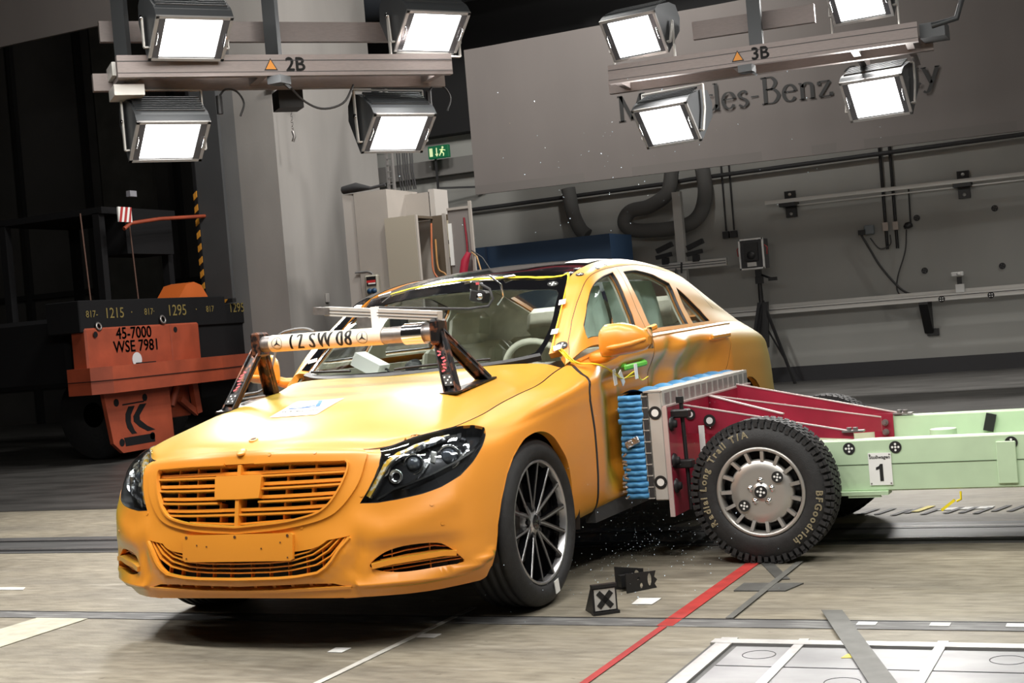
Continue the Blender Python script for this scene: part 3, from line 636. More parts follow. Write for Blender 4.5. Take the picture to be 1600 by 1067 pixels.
for s in(1,-1):
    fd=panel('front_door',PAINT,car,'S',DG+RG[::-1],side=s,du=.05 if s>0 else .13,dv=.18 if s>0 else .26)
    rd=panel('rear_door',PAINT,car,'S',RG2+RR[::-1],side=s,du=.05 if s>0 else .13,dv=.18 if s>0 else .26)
    if s>0: lab(fd,'crumpled left front door'); lab(rd,'dented left rear door')
    panel('quarter_panel',PAINT,car,'S',quarter,side=s)
    b=MB(); strip(b,'S',[(p[0]-.035,p[1]) for p in DG[1:]],.015 if s>0 else .004,-.03,.002,s); b.build('door_seal',BLACK,fd)
    b=MB(); strip(b,'S',[(p[0]+.01,p[1]) for p in RG],.004,-.02,-.001,s); b.build('door_seal',BLACK,rd)
    b=MB(); strip(b,'S',[(p[0]+.01,p[1]) for p in RR],.003,-.02,-.001,s); b.build('door_seal',BLACK,rd)
    b=MB(); strip(b,'S',TOP(11.3,16.0,7.86),.012,-.002,.008,s); b.build('belt_trim',PAINT,car)
    b=MB(); P0=at('S',[10.95,12,13,14.3],[.15]*4,-.02,s); b.bar(P0[0]+[0,0,-.03],P0[3]+[0,0,-.03],.05,.07); b.build('sill',mat('sill_dark',(.05,.05,.05),.35),car)
    # door handles
    for k_,(u0,u1,v0) in enumerate(((12.12,12.70,6.82),(14.55,15.2,7.05))):
        m_=mat('green_tape',(.14,.55,.06),.5) if (s>0 and k_==0) else PAINT
        c=Vector(at('S',(u0+u1)/2,v0,.0,s)[0]); a_=Vector(at('S',u0,v0,.008,s)[0]); b_=Vector(at('S',u1,v0,.008,s)[0])
        n=(Vector(at('S',(u0+u1)/2,v0,.1,s)[0])-c).normalized(); L=b_-a_
        ld=L.normalized(); ld.z*=.5; ld.normalize(); hl_=L.length/2; upv=Vector((0,0,1)); h=MB(); h.bar(c-ld*hl_+n*.024,c+ld*hl_+n*.022,.016,.028,up=upv,bev=.007); h.box(c-ld*hl_*.85+n*.008,(.02,.02,.018)); h.box(c+ld*hl_*.85+n*.008,(.02,.02,.018)); 
        ho=h.build('door_handle',m_,fd if k_==0 else rd)
        if s>0 and k_==0: lab(ho,'door handle wrapped in bright green tape')
# --- greenhouse sides
FGL=[(.92,.62),(.85,1.2),(1.12,2.1),(1.5,2.40),(2.0,2.66),(2.4,2.84),(2.72,2.93),(2.74,2.4),(2.74,1.6),(2.75,.8),(2.70,.15),(1.0,.35)]
RGL=[(3.06,2.86),(3.5,2.86),(4.018,2.62),(4.44,2.25),(4.45,1.9),(4.34,.15),(3.15,.15),(3.08,.4),(3.10,1.1),(3.07,1.9)]
QGL=[(4.60,2.1),(4.86,1.53),(5.10,.86),(5.2,.16),(4.50,.15),(4.53,1.0)]
for s in(1,-1):
    panel('body_side_frame',PAINT,car,'G',[(0,0),(8,0),(8,5),(0,5)],[FGL,RGL,QGL],side=s,thick=.03,du=.1,dv=.2)
    panel('pillar_lining',LEATHER,car,'G',[(.1,.05),(7.9,.05),(7.9,4.9),(.1,4.9)],[FGL,RGL,QGL],side=s,off=-.034,thick=.01,du=.2,dv=.3)
    for nm,gp in(('front_side_window',FGL),('rear_side_window',RGL),('quarter_window',QGL)):
        panel(nm,GLASS,car,'G',gp,side=s,off=-.012,thick=.003)
        b=MB(); strip(b,'G',gp+[gp[0]],.006,-.018,-.002,s); b.build('window_gasket',BLACK,car)
    b=MB(); strip(b,'G',[(.12,.3),(.25,2.2),(.55,3.0),(.9,3.25),(1.5,3.3),(2.5,3.35),(4,3.3),(5,3.0),(5.6,2.3),(5.9,1.2)],.0025,-.004,.0006,s); strip(b,'G',[(2.93,3.2),(2.93,2.0),(2.92,1.0),(2.94,.1)],.002,-.004,.0006,s); b.build('door_frame_gap',BLACK,car)
panel('pillar_trim',BLACKG,car,'G',[(.05,3.7),(1,3.7),(2,3.9),(4.5,4),(4.5,4.98),(.05,4.98)],side=-1,off=.003,thick=.003)
# --- roof, screens, boot
rf=[(0,0),(7,0),(7,3),(0,3)]
panel('panoramic_roof',BLACKG,car,'R',[(0,0),(4.4,0),(4.4,2.97),(0,2.97)],both=True,du=.2,dv=.2)
panel('roof_lining',LEATHER,car,'R',[(0.05,0),(4.7,0),(4.7,2.95),(0.05,2.95)],both=True,off=-.03,thick=.01,du=.2,dv=.2)
panel('rear_header',PAINT,car,'R',[(4.4,0),(4.8,0),(4.8,3),(4.4,3)],both=True)
panel('rear_window',GLASS,car,'R',[(4.8,0),(7,0),(7,3),(4.8,3)],both=True,thick=.004)
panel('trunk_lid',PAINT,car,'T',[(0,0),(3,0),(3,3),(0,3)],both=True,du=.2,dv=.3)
panel('windshield',GLASS,car,'W',[(0,0),(3,0),(3,3),(0,3)],both=True,thick=.004,du=.15,dv=.15)
wh=[(0,.13),(1.5,.12),(2.5,.12),(2.78,.2),(2.84,.5),(2.84,1.5),(2.80,2.3),(2.70,2.46),(2.4,2.52),(1.2,2.5),(0,2.46)]
panel('windshield_frit',BLACKG,car,'W',[(0,0),(3,0),(3,3),(0,3)]+wh[::-1],both=True,off=.002,thick=.005,du=.15,dv=.12)
b=MB(); strip(b,'W',[(0,.02),(3,.02)],.02,-.01,.012,1); strip(b,'W',[(0,.02),(3,.02)],.02,-.01,.012,-1); b.build('cowl',BLACK,car)
b=MB(); P1=at('W',[1.7,.9,.2,.0],[.12,.14,.12,.1],.018,1); b.tube([Vector(q) for q in P1],.006,8); b.build('wiper',BLACK,car); b=MB(); P1=at('W',[2.5,1.9,1.0],[.10,.14,.14],.018,-1); b.tube([Vector(q) for q in P1],.006,8); b.build('wiper',BLACK,car)
# roof stickers: white test sheet at the front left corner of the roof
b=MB()
def rpatch(mb,u0,u1,v0,v1,off,key='R',s=1,n=6):
    uu=[u0+(u1-u0)*i/n for i in range(n+1)]; vv=[v0+(v1-v0)*i/n for i in range(n+1)]
    P=at(key,[a for a in uu for _ in vv],[c for _ in uu for c in vv],off,s); mb.add([tuple(q) for q in P],[(i*(n+1)+j,(i+1)*(n+1)+j,(i+1)*(n+1)+j+1,i*(n+1)+j+1) for i in range(n) for j in range(n)],True)
rpatch(b,1.75,2.6,1.75,2.75,.003); b.build('roof_sticker',WHITE,car,fix=False)
# --- calibration targets: black disc, five white dots
def target(mb_b,mb_w,p,n,up,r):
    p=Vector(p); n=Vector(n).normalized(); up=Vector(up); up=(up-n*up.dot(n)).normalized(); rt=up.cross(n)
    mb_b.disc(p,n,r,24,.0015)
    for a,b_ in((0,0),(.5,0),(-.5,0),(0,.5),(0,-.5)): mb_w.disc(p+n*.0015+rt*a*r+up*b_*r,n,r*.19,12,.0006)
def target_obj(p,n,up,r,parent,name='calibration_target'):
    a=MB(); c=MB(); target(a,c,p,n,up,r); o=a.build(name,INK,parent); c.build('target_dots',WHITE,o); return o
for key,u,v,r in(('G',.10,3.3,.030),('R',.55,2.75,.03),('R',1.1,2.82,.026),('G',1.95,4.35,.022),('G',2.4,3.75,.014),('G',2.75,3.9,.012),('W',2.45,2.75,.028)):
    p=Vector(at(key,u,v,.003)[0]); n=Vector(at(key,u,v,.1)[0])-Vector(at(key,u,v,0)[0]); target_obj(p,n,(0,1,1),r,car)
# --- mirrors
def mirror(s):
    o=empty('side_mirror'); o.parent=car
    def v_(x,y,z): return Vector((s*y,-x,z))
    # shell: rings across the width
    rings=[]
    for t,yc,zc,hy,hz,xc,dx in((0,.932,1.060,0,.040,-.79,.035),(.06,.938,1.066,0,.066,-.79,.06),(.2,.965,1.077,0,.078,-.795,.08),(.5,1.035,1.080,0,.076,-.805,.085),(.75,1.09,1.074,0,.064,-.82,.08),(.92,1.13,1.066,0,.046,-.84,.055),(1,1.148,1.062,0,.020,-.85,.03)):
        ring=[]
        for k_ in range(16):
            a=2*PI*k_/16; ca,sa=math.cos(a),math.sin(a); ex=.72
            ring.append(v_(xc+dx*(abs(ca)**ex)*(1 if ca>0 else -.55),yc,zc+hz*(abs(sa)**ex)*(1 if sa>0 else -1)+.0*ca))
            if ca<0: ring[-1]=v_(xc+dx*(abs(ca)**ex)*-.5,yc,zc+hz*(abs(sa)**ex)*(1 if sa>0 else -1))
        rings.append(ring)
    b=MB(); vs=[p for r_ in rings for p in r_]; n=16
    b.add(vs,[(i*n+j,i*n+(j+1)%n,(i+1)*n+(j+1)%n,(i+1)*n+j) for i in range(len(rings)-1) for j in range(n)],True); b.add(rings[0],[tuple(range(n))]); b.add(rings[-1],[tuple(range(n))])
    b.build('mirror_cap',PAINT,o)
    b=MB(); b.tube([v_(-.735,.955,1.045),v_(-.722,1.02,1.045),v_(-.745,1.09,1.055),v_(-.80,1.145,1.07)],[.010,.014,.013,.008],10); b.build('indicator_strip',PAINT,o)
    b=MB(); b.tube([v_(-.86,.85,.995),v_(-.83,.92,1.0),v_(-.82,.98,1.02),v_(-.82,1.03,1.045)],[.03,.028,.026,.02],12); b.build('mirror_foot',PAINT,o)
    b=MB(); b.box(v_(-.868,1.07,1.072),(.17,.006,.10)); b.build('mirror_glass',CHROME,o)
for s in(1,-1):
    mirror(s)
b=MB(); b.bar(Vector((1.06,.80,1.08)),Vector((1.16,.92,1.125)),.03,.025,bev=.006); b.build('torn_mirror_trim',PAINT,car)
# --- wheels
def tyre_rim(parent,c,R,Rr,width,side,spoke,name='wheel',steer=0.0,treadn=0):
    """side=+1: outer face towards +X"""
    o=empty(name,c); o.parent=parent; o.rotation_euler=(0,0,steer)
    ax=Vector((side,0,0)); hw=width/2
    prof=[(Rr*.98,-hw*.75),(Rr*1.03,-hw*.93),(Rr+(R-Rr)*.45,-hw*1.02),(R-.03,-hw*.96),(R-.008,-hw*.84),(R,-hw*.7)]
    g=[-.5,-.18,.18,.5]
    for q in g: prof+=[(R,hw*(q-.05)),(R-.008,hw*(q-.04)),(R-.008,hw*(q+.04)),(R,hw*(q+.05))]
    prof+=[(R,hw*.7),(R-.008,hw*.84),(R-.03,hw*.96),(Rr+(R-Rr)*.45,hw*1.02),(Rr*1.05,hw*.95),(Rr*1.0,hw*.80)]
    b=MB(); b.lathe(prof,(0,0,0),ax,96); b.build('tyre',RUBBER,o)
    return o,ax,hw
def front_wheel(s,steer):
    o,ax,hw=tyre_rim(car,Vector((s*.805,0,.352)),.352,.262,.245,s,None,steer=steer)
    MACH=mat('machined_spoke_face',(.55,.55,.56),.3,.9)
    f=hw*.86
    b=MB(); b.lathe([(.262,f-.03),(.264,f),(.255,f+.004),(.249,f-.004),(.244,f-.05),(.235,f-.13)],(0,0,0),ax,80); b.build('rim_flange',MACH,o)
    b=MB(); b.lathe([(.25,f-.02),(.235,f-.06),(.23,-hw*.8),(.262,-hw*.82)],(0,0,0),ax,64); b.build('rim_barrel',BLACKG,o)
    for k_ in range(14):
        sp=MB(); fc=MB(); a0=2*PI*k_/14+.12
        pts=[];
        for t in(0,.2,.45,.7,1):
            r_=.045+(.25-.045)*t; a=a0+(.30*(1-t)**2)*(1 if k_%2 else -1)*.55; pts.append((Vector((0,r_*math.cos(a),r_*math.sin(a))),t))
        for i in range(4):
            (p,t),(q,u)=pts[i],pts[i+1]
            d=lambda t_: f-.035+.028*t_+.014*math.sin(PI*t_)*0-.012*(1-t_)**2*0
            A=p+ax*(d(t)-.012); B=q+ax*(d(u)-.012); sp.bar(A,B,.020,.030,up=ax); fc.bar(p+ax*(d(t)+.004),q+ax*(d(u)+.004),.0062,.003,up=ax)
        sp.cur=0; k0=len(sp.v); sp.v+=fc.v; sp.f+=[tuple(k0+i for i in f) for f in fc.f]; sp.sm+=fc.sm; sp.mi+=[1]*len(fc.f); sp.build('spoke',[BLACKG,MACH],o)
    b=MB(); b.lathe([(0,f-.022),(.03,f-.022),(.034,f-.026),(.05,f-.034),(.078,f-.045),(.085,f-.06)],(0,0,0),ax,40); b.build('hub',MACH,o)
    b=MB(); b.lathe([(0,f-.014),(.026,f-.015),(.033,f-.022)],(0,0,0),ax,32); b.build('hub_cap',BLACKG,o)
    for k_ in range(5):
        a=2*PI*k_/5+.5; c=Vector((0,.058*math.cos(a),.058*math.sin(a)))+ax*(f-.05)
        b=MB(); b.cyl(c,c+ax*.022,.012,n=10); b.build('wheel_bolt',BLACK,o)
    b=MB(); b.lathe([(.02,f-.15),(.19,f-.15),(.19,f-.13),(.02,f-.13)],(0,0,0),ax,48); b.build('brake_disc',STEEL,o)
    return o
w1=front_wheel(1,-.0); w2=front_wheel(-1,0)
b=MB(); b.box((.1262,.052,-.283),(.004,.040,.055),Matrix.Rotation(math.radians(10),3,'X')@Matrix.Rotation(0,3,'Z')); lab(b.build('wheel_tape',WHITE,w1),'strip of white tape on the tyre')
for s in(1,-1):
    o,ax,hw=tyre_rim(car,Vector((s*.805,3.035,.352)),.352,.262,.25,s,None)
    b=MB(); b.lathe([(0,hw*.6),(.1,hw*.6),(.25,hw*.8),(.262,hw*.86)],(0,0,0),ax,40); b.build('rim',BLACKG,o)
# wheel housings, underbody and inner skins
for s in(1,-1):
    for yc in(0,3.035):
        b=MB(); n=20; vs=[]
        for i in range(n+1):
            a=PI*(-.08+1.16*i/n); 
            for xx in(.50,.905 if yc==0 else .88): vs.append((s*xx,yc+.415*math.cos(a),.355+.41*math.sin(a)))
        b.add(vs,[(2*i,2*i+1,2*i+3,2*i+2) for i in range(n)],True); b.build('wheel_housing',INNER,car,fix=False)
b=MB(); b.box((0,-.1+.0,.42),(1.0,1.35,.42)); b.box((0,1.9,.33),(1.56,2.0,.14)); b.box((0,3.0,.45),(1.0,2.1,.3)); b.box((0,-.55,.42),(1.35,.28,.35)); b.build('underbody',INNER,car)
b=MB(); b.box((0,.25,.80),(1.1,.5,.06)); b.box((0,.62,.7),(1.4,.04,.5)); b.build('bulkhead',INNER,car)
for s in(1,-1):
    pass
# --- cabin
b=MB(); pr_=[(-.58,.93),(-.62,.985),(-.8,1.0),(-1.02,.99),(-1.1,.94),(-1.12,.80),(-1.0,.60),(-.7,.55)]
b.prism(pr_,lambda x,z,y:Vector((y,-x,z)),-.68,.68); b.build('dashboard',DASHM,car)
b=MB(); c=Vector((.38,1.22,.93)); nrm=Vector((0,.94,.34)); b.tube([c+(Vector((1,0,0))*math.cos(a)+Vector((0,-.34,.94))*math.sin(a))*.185 for a in np.linspace(0,2*PI,33)[:-1]],.017,8,closed=True)
b.bar(c-Vector((.17,0,0)),c+Vector((.17,0,0)),.03,.02); b.lathe([(0,-.03),(.06,-.02),(.065,.01),(0,.02)],c,nrm,20); b.build('steering_wheel',LEATHER,car)
def seat(x,y,wd=.52,name='front_seat'):
    o=empty(name); o.parent=car
    b=MB(); b.box(Vector((y,-x-.02,.48)),(wd,.52,.16),bev=.05); b.build('seat_cushion',LEATHER,o)
    b=MB(); M_=Matrix.Rotation(math.radians(-18),3,'X'); b.box(Vector((y,-x+.30,.80)),(wd,.14,.66),M_,bev=.05); b.box(Vector((y-wd*.42,-x+.24,.80)),(.09,.16,.6),M_,bev=.035); b.box(Vector((y+wd*.42,-x+.24,.80)),(.09,.16,.6),M_,bev=.035); b.build('seat_back',LEATHER,o)
    b=MB(); b.box(Vector((y,-x+.40,1.20)),(.27,.10,.19),M_,bev=.045); b.build('headrest',LEATHER,o)
seat(-1.55,.38); seat(-1.55,-.38)
seat(-2.65,.40,.56,'rear_seat'); seat(-2.65,-.40,.56,'rear_seat')
b=MB(); b.box((0,1.55,.52),(.24,.8,.2),bev=.04); b.build('centre_console',DASHM,car)
b=MB(); b.box((0,2.2,.32),(1.5,3.0,.05)); b.build('cabin_floor',DASHM,car)
for x_ in(.70,-.78): b=MB(); b.box((x_,2.2,.68),(.06,2.6,.72)); b.build('door_lining',LEATHER,car)
b=MB(); b.box((0,3.45,.8),(1.4,.06,.6)); b.build('rear_shelf',DASHM,car)
b=MB(); b.box((0,1.45,1.40),(1.0,.06,.03)); b.build('header_lining',LEATHER,car)
b=MB(); M_=Matrix.Rotation(math.radians(-60),3,'X'); b.box((-.30,1.02,1.24),(.10,.06,.13),bev=.02); b.build('interior_mirror',BLACK,car)
# curtain and side airbags behind the left windows
for k_,(x0,x1,z0,z1,y0) in enumerate(((-1.02,-1.62,1.02,1.36,.61),(-1.75,-2.5,1.02,1.38,.61))):
    b=MB(); n=14; m_=10; vs=[]
    for i in range(n+1):
        for j in range(m_+1):
            a,c_=i/n,j/m_; x=x0+(x1-x0)*a; z=z0-.1+(z1-z0+.1)*c_; top=1.0
            if k_==0: z=min(z,1.06+.36*min(1,(a+.25)))
            y=y0-.05*c_+.035*abs(math.sin(a*PI*(3 if k_ else 2.5)))+.02*math.sin(c_*PI); vs.append((y,-x,z))
    b.add(vs,[(i*(m_+1)+j,(i+1)*(m_+1)+j,(i+1)*(m_+1)+j+1,i*(m_+1)+j+1) for i in range(n) for j in range(m_)],True)
    lab(b.build('curtain_airbag',AIRBAG,car,fix=False),'pale green inflated airbag behind the side window')
# cabin airbag from the roof seen through the screen, white box on the dashboard
b=MB(); b.box((-.33,.75,1.06),(.16,.10,.07),Matrix.Rotation(.5,3,'Y')); b.build('dash_box',WHITE,car)
b=MB(); b.tube([(-.2,.74,1.0),(-.24,.76,1.03),(-.30,.80,1.03),(-.36,.84,1.0)],.006,6); b.lathe([(0,.03),(.04,.02),(.045,0)],(-.12,.82,1.03),(0,-.5,.8),16); b.build('dash_instruments',BLACK,car)
# --- quick cables and tape along the left pillar
def rail_cable(ph,r=.0030):
    pts=[]
    L=[('W',(-1,1.6),(2.86,)),]
    path=[]
    for u in np.linspace(1.9,0,8): path.append(('R',.12+.08*math.sin(u*5+ph),float(u),-1))
    for u in np.linspace(0,2.9,12): path.append(('R',.12+.08*math.sin(u*4+ph),float(u),1))
    P=[Vector(at('R',a,b_,.008,s_)[0]) for _,a,b_,s_ in path]
    for u,v in((.98,4.98),(.85,4.95),(.62,4.93),(.4,4.9),(.2,4.85),(.06,4.7),(.02,3.6)): P.append(Vector(at('G',u+.03*math.sin(v*9+ph+u*8),v-.12,.010)[0]))
    P+= [Vector((.82+.01*math.cos(ph),.70,.99)),Vector((.90,.74+.02*math.sin(ph),.975)),Vector((.935,.80,.95)),Vector((.95,.86,.915+.01*math.sin(ph))),Vector((.945,.95,.89)),Vector((.93,1.04,.885)),Vector((.945,1.14,.90+.01*math.cos(ph*2)))]
    if ph>2: P+=[Vector((.93,1.25,.86)),Vector((.925,1.36,.87))]
    Q=[tuple(q) for q in P]; n=len(Q); out=[]
    A=np.array(Q); t=np.linspace(0,n-1,n*4); out=cr(A,t)
    b=MB(); b.tube([Vector(q) for q in out],r,6); return b
cb_=empty('yellow_cable_run'); cb_.parent=car; lab(cb_,'yellow measuring cable taped along the windshield edge')
for ph in(0,1.7,3.3): rail_cable(ph).build('cable_strand',YELLOW,cb_)
def tape(p,n,sx,sy,rot,parent,th=.002):
    n=Vector(n).normalized(); q=n.to_track_quat('Z','Y').to_matrix()@Matrix.Rotation(rot,3,'Z'); b=MB(); b.box(Vector(p)+n*.010,(sx,sy,th),q); return b.build('white_tape',WHITE,parent)
for key,u,v,s_,sx,sy,ro in(('R',.1,1.1,1,.06,.03,.3),('R',.1,2.2,-1,.07,.035,.9),('R',.12,.2,1,.05,.03,.1),('G',.95,4.85,1,.035,.045,.2),('G',.35,4.8,1,.035,.04,.1),('G',.03,3.9,1,.035,.04,.4),('G',.5,4.8,-1,.05,.03,.3),('G',.2,4.8,-1,.05,.03,.3)):
    tape(at(key,u,v,.006,s_)[0],Vector(at(key,u,v,.1,s_)[0])-Vector(at(key,u,v,0,s_)[0]),sx,sy,ro,car)
for p,ro in(((.95,.86,.90),.3),((.94,.97,.89),1.2),((.95,1.14,.91),.1)): 
    b=MB(); b.box(Vector(p),(.004,.035,.075),Matrix.Rotation(ro*.5,3,'X')); b.build('white_tape',WHITE,car)
lab(cb_,'yellow measuring cables taped along windshield and door')
# ================================================================ number bar bolted on the hood
RUST=mat('rusty_painted_steel',(.02,.02,.022),.3,.5,noise=0,nscale=22,col2=(.22,.09,.05),lo=.5,hi=.62,detail=8)
fr=empty('number_bar_frame',label='scuffed steel bar on two A-frames across the orange hood reading 12 SW 08',cat='test bar')
TA=Vector((-.50,.10,1.205)); TB=Vector((.455,.035,1.195)); dT=(TB-TA).normalized(); LT=(TB-TA).length
b=MB(); b.cyl(TA,TB,.037,n=40); b.build('tube',STEEL,fr)
CREAM=mat('cream_sleeve',(.80,.74,.60),.45,noise=.08,nscale=12)
s0,s1=.060,.715
b=MB(); b.cyl(TA+dT*s0*LT,TA+dT*s1*LT,.0395,n=48); sl=b.build('printed_sleeve',CREAM,fr); lab(sl,'cream sleeve printed 12 SW 08 between two ringed stars')
b=MB(); b.cyl(TA+dT*(LT*.835),TA+dT*(LT*.945),.0475,n=40); b.build('clamp_ring',CHROME,fr)
# lettering wrapped on the tube, facing forward and slightly up
def dense(vs,fs):
    import bmesh
    bm=bmesh.new(); q=[bm.verts.new(v) for v in vs]
    for f in fs:
        try: bm.faces.new([q[i] for i in f])
        except ValueError: pass
    bmesh.ops.triangulate(bm,faces=bm.faces)
    for _ in range(3):
        e=[e for e in bm.edges if e.calc_length()>.009]
        if e: bmesh.ops.subdivide_edges(bm,edges=e,cuts=1); bmesh.ops.triangulate(bm,faces=bm.faces)
    bm.verts.index_update(); V_=[v.co.copy() for v in bm.verts]; F_=[tuple(v.index for v in f.verts) for f in bm.faces]; bm.free(); return V_,F_
def wrap(mb,vs,fs,s_,tilt=0.0):
    vs,fs=dense(vs,fs)
    up0=Vector((0,0,1)); fw0=(up0.cross(dT)*-1).normalized()
    if fw0.y>0: fw0=-fw0
    out=[]
    for v in vs:
        a=v.y/.040+tilt; out.append(TA+dT*(s_+v.x)+(fw0*math.cos(a)+up0*math.sin(a))*(.0402+v.z))
    mb.add(out,fs)
b=MB()
for ch,sx in(('1',.188),('2',.240),('S',.308),('W',.378),('0',.464),('8',.510)):
    vs,fs=text_geo(ch,.112,.0004)
    for dx in(-.0022,-.0008,.0008,.0022): wrap(b,[Vector((v.x*.70+dx,v.y*1.0,v.z)) for v in vs],fs,sx,.0)
b.build('lettering',INK,sl,fix=False)
def star_mark(c,s_):
    m=MB(); n=36; r=.030
    ring=[(r*math.cos(2*PI*i/n),r*math.sin(2*PI*i/n)) for i in range(n)]; ri=[(x*.93,y*.93) for x,y in ring]
    vs=[Vector((x,y,.0004)) for x,y in ring]+[Vector((x,y,.0004)) for x,y in ri]; fs=[(i,(i+1)%n,n+(i+1)%n,n+i) for i in range(n)]; wrap(m,vs,fs,s_,.0)
    for k_ in range(3):
        a=PI/2+k_*2*PI/3; t=Vector((math.cos(a),math.sin(a),0))*.027; l=Vector((math.cos(a+PI/3*1),math.sin(a+PI/3),0))*.0045; r2=Vector((math.cos(a-PI/3),math.sin(a-PI/3),0))*.0045
        vs=[Vector((0,0,.0005)),l+Vector((0,0,.0005)),t+Vector((0,0,.0005)),r2+Vector((0,0,.0005))]; wrap(m,vs,[(0,1,2),(0,2,3)],s_,.0)
    m.build('ringed_star',INK,sl,fix=False)
star_mark(0,.108); star_mark(0,.588)
def hoodW(x,y): # world point on the hood
    p=Vector((y,-x,hood_z(x,y))); return car.matrix_world@p
def aframe(f1,f2,top,labelled):
    p1=hoodW(*f1); p2=hoodW(*f2); 
    b=MB()
    for p in(p1,p2):
        d=(top-p).normalized(); sd=Vector((1,0,0)); 
        b.bar(p,top,.062,.008,up=(0,1,.2)); b.bar(p+Vector((.029,0,0)),top+Vector((.022,0,0)),.006,.040,up=(0,1,.2)); b.bar(p-Vector((.029,0,0)),top-Vector((.022,0,0)),.006,.040,up=(0,1,.2))
    b.box(top,(.045,.10,.115),bev=.01); 
    o=b.build('a_frame',RUST,fr)
    m=(p1+p2)/2; b=MB(); b.bar(p1+Vector((0,-.045,-.001)),p2+Vector((0,.04,.003)),.085,.008); b.build('foot_plate',RUST,fr)
    return o,p1
RED=mat('red_paint_marks',(.55,.08,.10),.5)
oR,pR=aframe((.10,-.585),(-.25,-.59),TA+Vector((-.02,0,0)),0); oL,pL=aframe((.055,.575),(-.23,.585),TB+Vector((.01,0,0)),0)
for p,tp in((pR,TA),(pL,TB)):
    d=(tp-p).normalized(); n=d.cross(Vector((1,0,0))).normalized(); n=-n if n.y>0 else n
    q=p+d*.055+n*.020; 
    a=MB(); a.box(q-n*.002,(.042,.003,.055),(Matrix((Vector((1,0,0)),n,d)).transposed())); 
    a.build('dot_plate',DARK,fr); c=MB()
    for u_,v_ in((0,0),(-.012,.014),(.012,.014),(-.012,-.014),(.012,-.014)): c.disc(q+Vector((u_,0,0))+d*v_,n,.0042,12,.001)
    c.build('white_dots',WHITE,fr)
    c=MB()
    for k_ in range(7): c.box(p+d*(.10+.016*k_)+n*.0225+Vector((random.uniform(-.01,.01),0,0)),(.018,.0015,.008),(Matrix((Vector((1,0,0)),n,d)).transposed())@Matrix.Rotation(random.uniform(-.6,.6),3,'Y'))
    c.build('paint_marks',RED,fr)
# aluminium camera rail on the clamp
rl=empty('camera_rail',label='aluminium profile rail clamped on top of the number bar in front of the windshield',cat='rail')
A_=Vector((-.165,.15,1.333)); B_=Vector((.485,.02,1.265))
b=MB(); b.bar(A_,B_,.04,.042)
b.build('profile',ALUL,rl); b=MB()
for dz in(.004,-.010): b.bar(A_+Vector((0,-.0205,dz)),B_+Vector((0,-.0205,dz)),.003,.003)
b.build('profile_groove',DARK,rl)
b=MB(); b.bar(A_-(B_-A_).normalized()*.07,A_+(B_-A_).normalized()*.03,.05,.034); b.build('steel_end_block',STEEL,rl)
b=MB(); m=A_.lerp(B_,.46); b.box(m+Vector((0,-.022,-.02)),(.042,.004,.10)); b.build('tape_band',WHITE,rl)
b=MB(); m=A_.lerp(B_,.36); b.box(m-Vector((.0,0,.045)),(.075,.05,.05)); b.cyl(m-Vector((0,0,.03)),m-Vector((0,0,.09)),.022); b.build('rail_clamp',STEEL,rl)
# small on-board camera above the windshield
oc=empty('onboard_camera',label='small black and silver camera mounted on the windshield glass',cat='camera')
Cw=Vector((.245,.93,1.355))
b=MB(); b.box(Cw,(.085,.075,.06),Matrix.Rotation(.25,3,'Y'),bev=.008); b.build('camera_body',BLACK,oc)
b=MB(); b.box(Cw+Vector((-.01,-.01,.05)),(.055,.05,.045),Matrix.Rotation(.25,3,'Y'),bev=.005); b.build('silver_block',CHROME,oc)
b=MB(); b.box(Cw+Vector((.01,-.037,.062)),(.018,.003,.012)); b.build('red_mark',RED,oc)
b=MB(); b.tube([Cw+Vector((.02,-.03,.06)),Cw+Vector((.07,-.03,.03)),Cw+Vector((.085,-.03,-.02)),Cw+Vector((.06,-.04,-.055)),Cw+Vector((-.02,-.10,-.06)),Cw+Vector((-.18,-.3,-.04)),Cw+Vector((-.32,-.5,-.02))],.007,8); b.build('cable',DARK,oc)
b=MB(); b.bar(Cw+Vector((.05,.02,.10)),Cw+Vector((.11,.02,.05)),.012,.006); b.tube([Cw+Vector((.11,.02,.05)),Cw+Vector((.12,.02,-.01)),Cw+Vector((.07,.05,-.05))],.006,8); b.lathe([(0,0),(.012,0),(.016,.012),(.016,.022),(0,.024)],Cw+Vector((.03,-.05,-.005)),(0,-1,0),16); b.build('mount_arm',CHROME,oc)
# antenna-like grey cable leaving the tube
gc=MB(); gc.tube([Vector(q) for q in cr(np.array([(-.24,.14,1.245),(-.30,.16,1.262),(-.40,.20,1.262),(-.50,.24,1.245),(-.56,.30,1.20),(-.62,.26,1.0),(-.66,.14,.972),(-.62,.06,.955),(-.56,.16,.96)]),np.linspace(0,8,40))],.006,8); tag(gc.build('grey_cable',mat('grey_cable_skin',(.18,.18,.18),.5)),'thin grey cable running along the number bar down to the far side of the hood','cable')
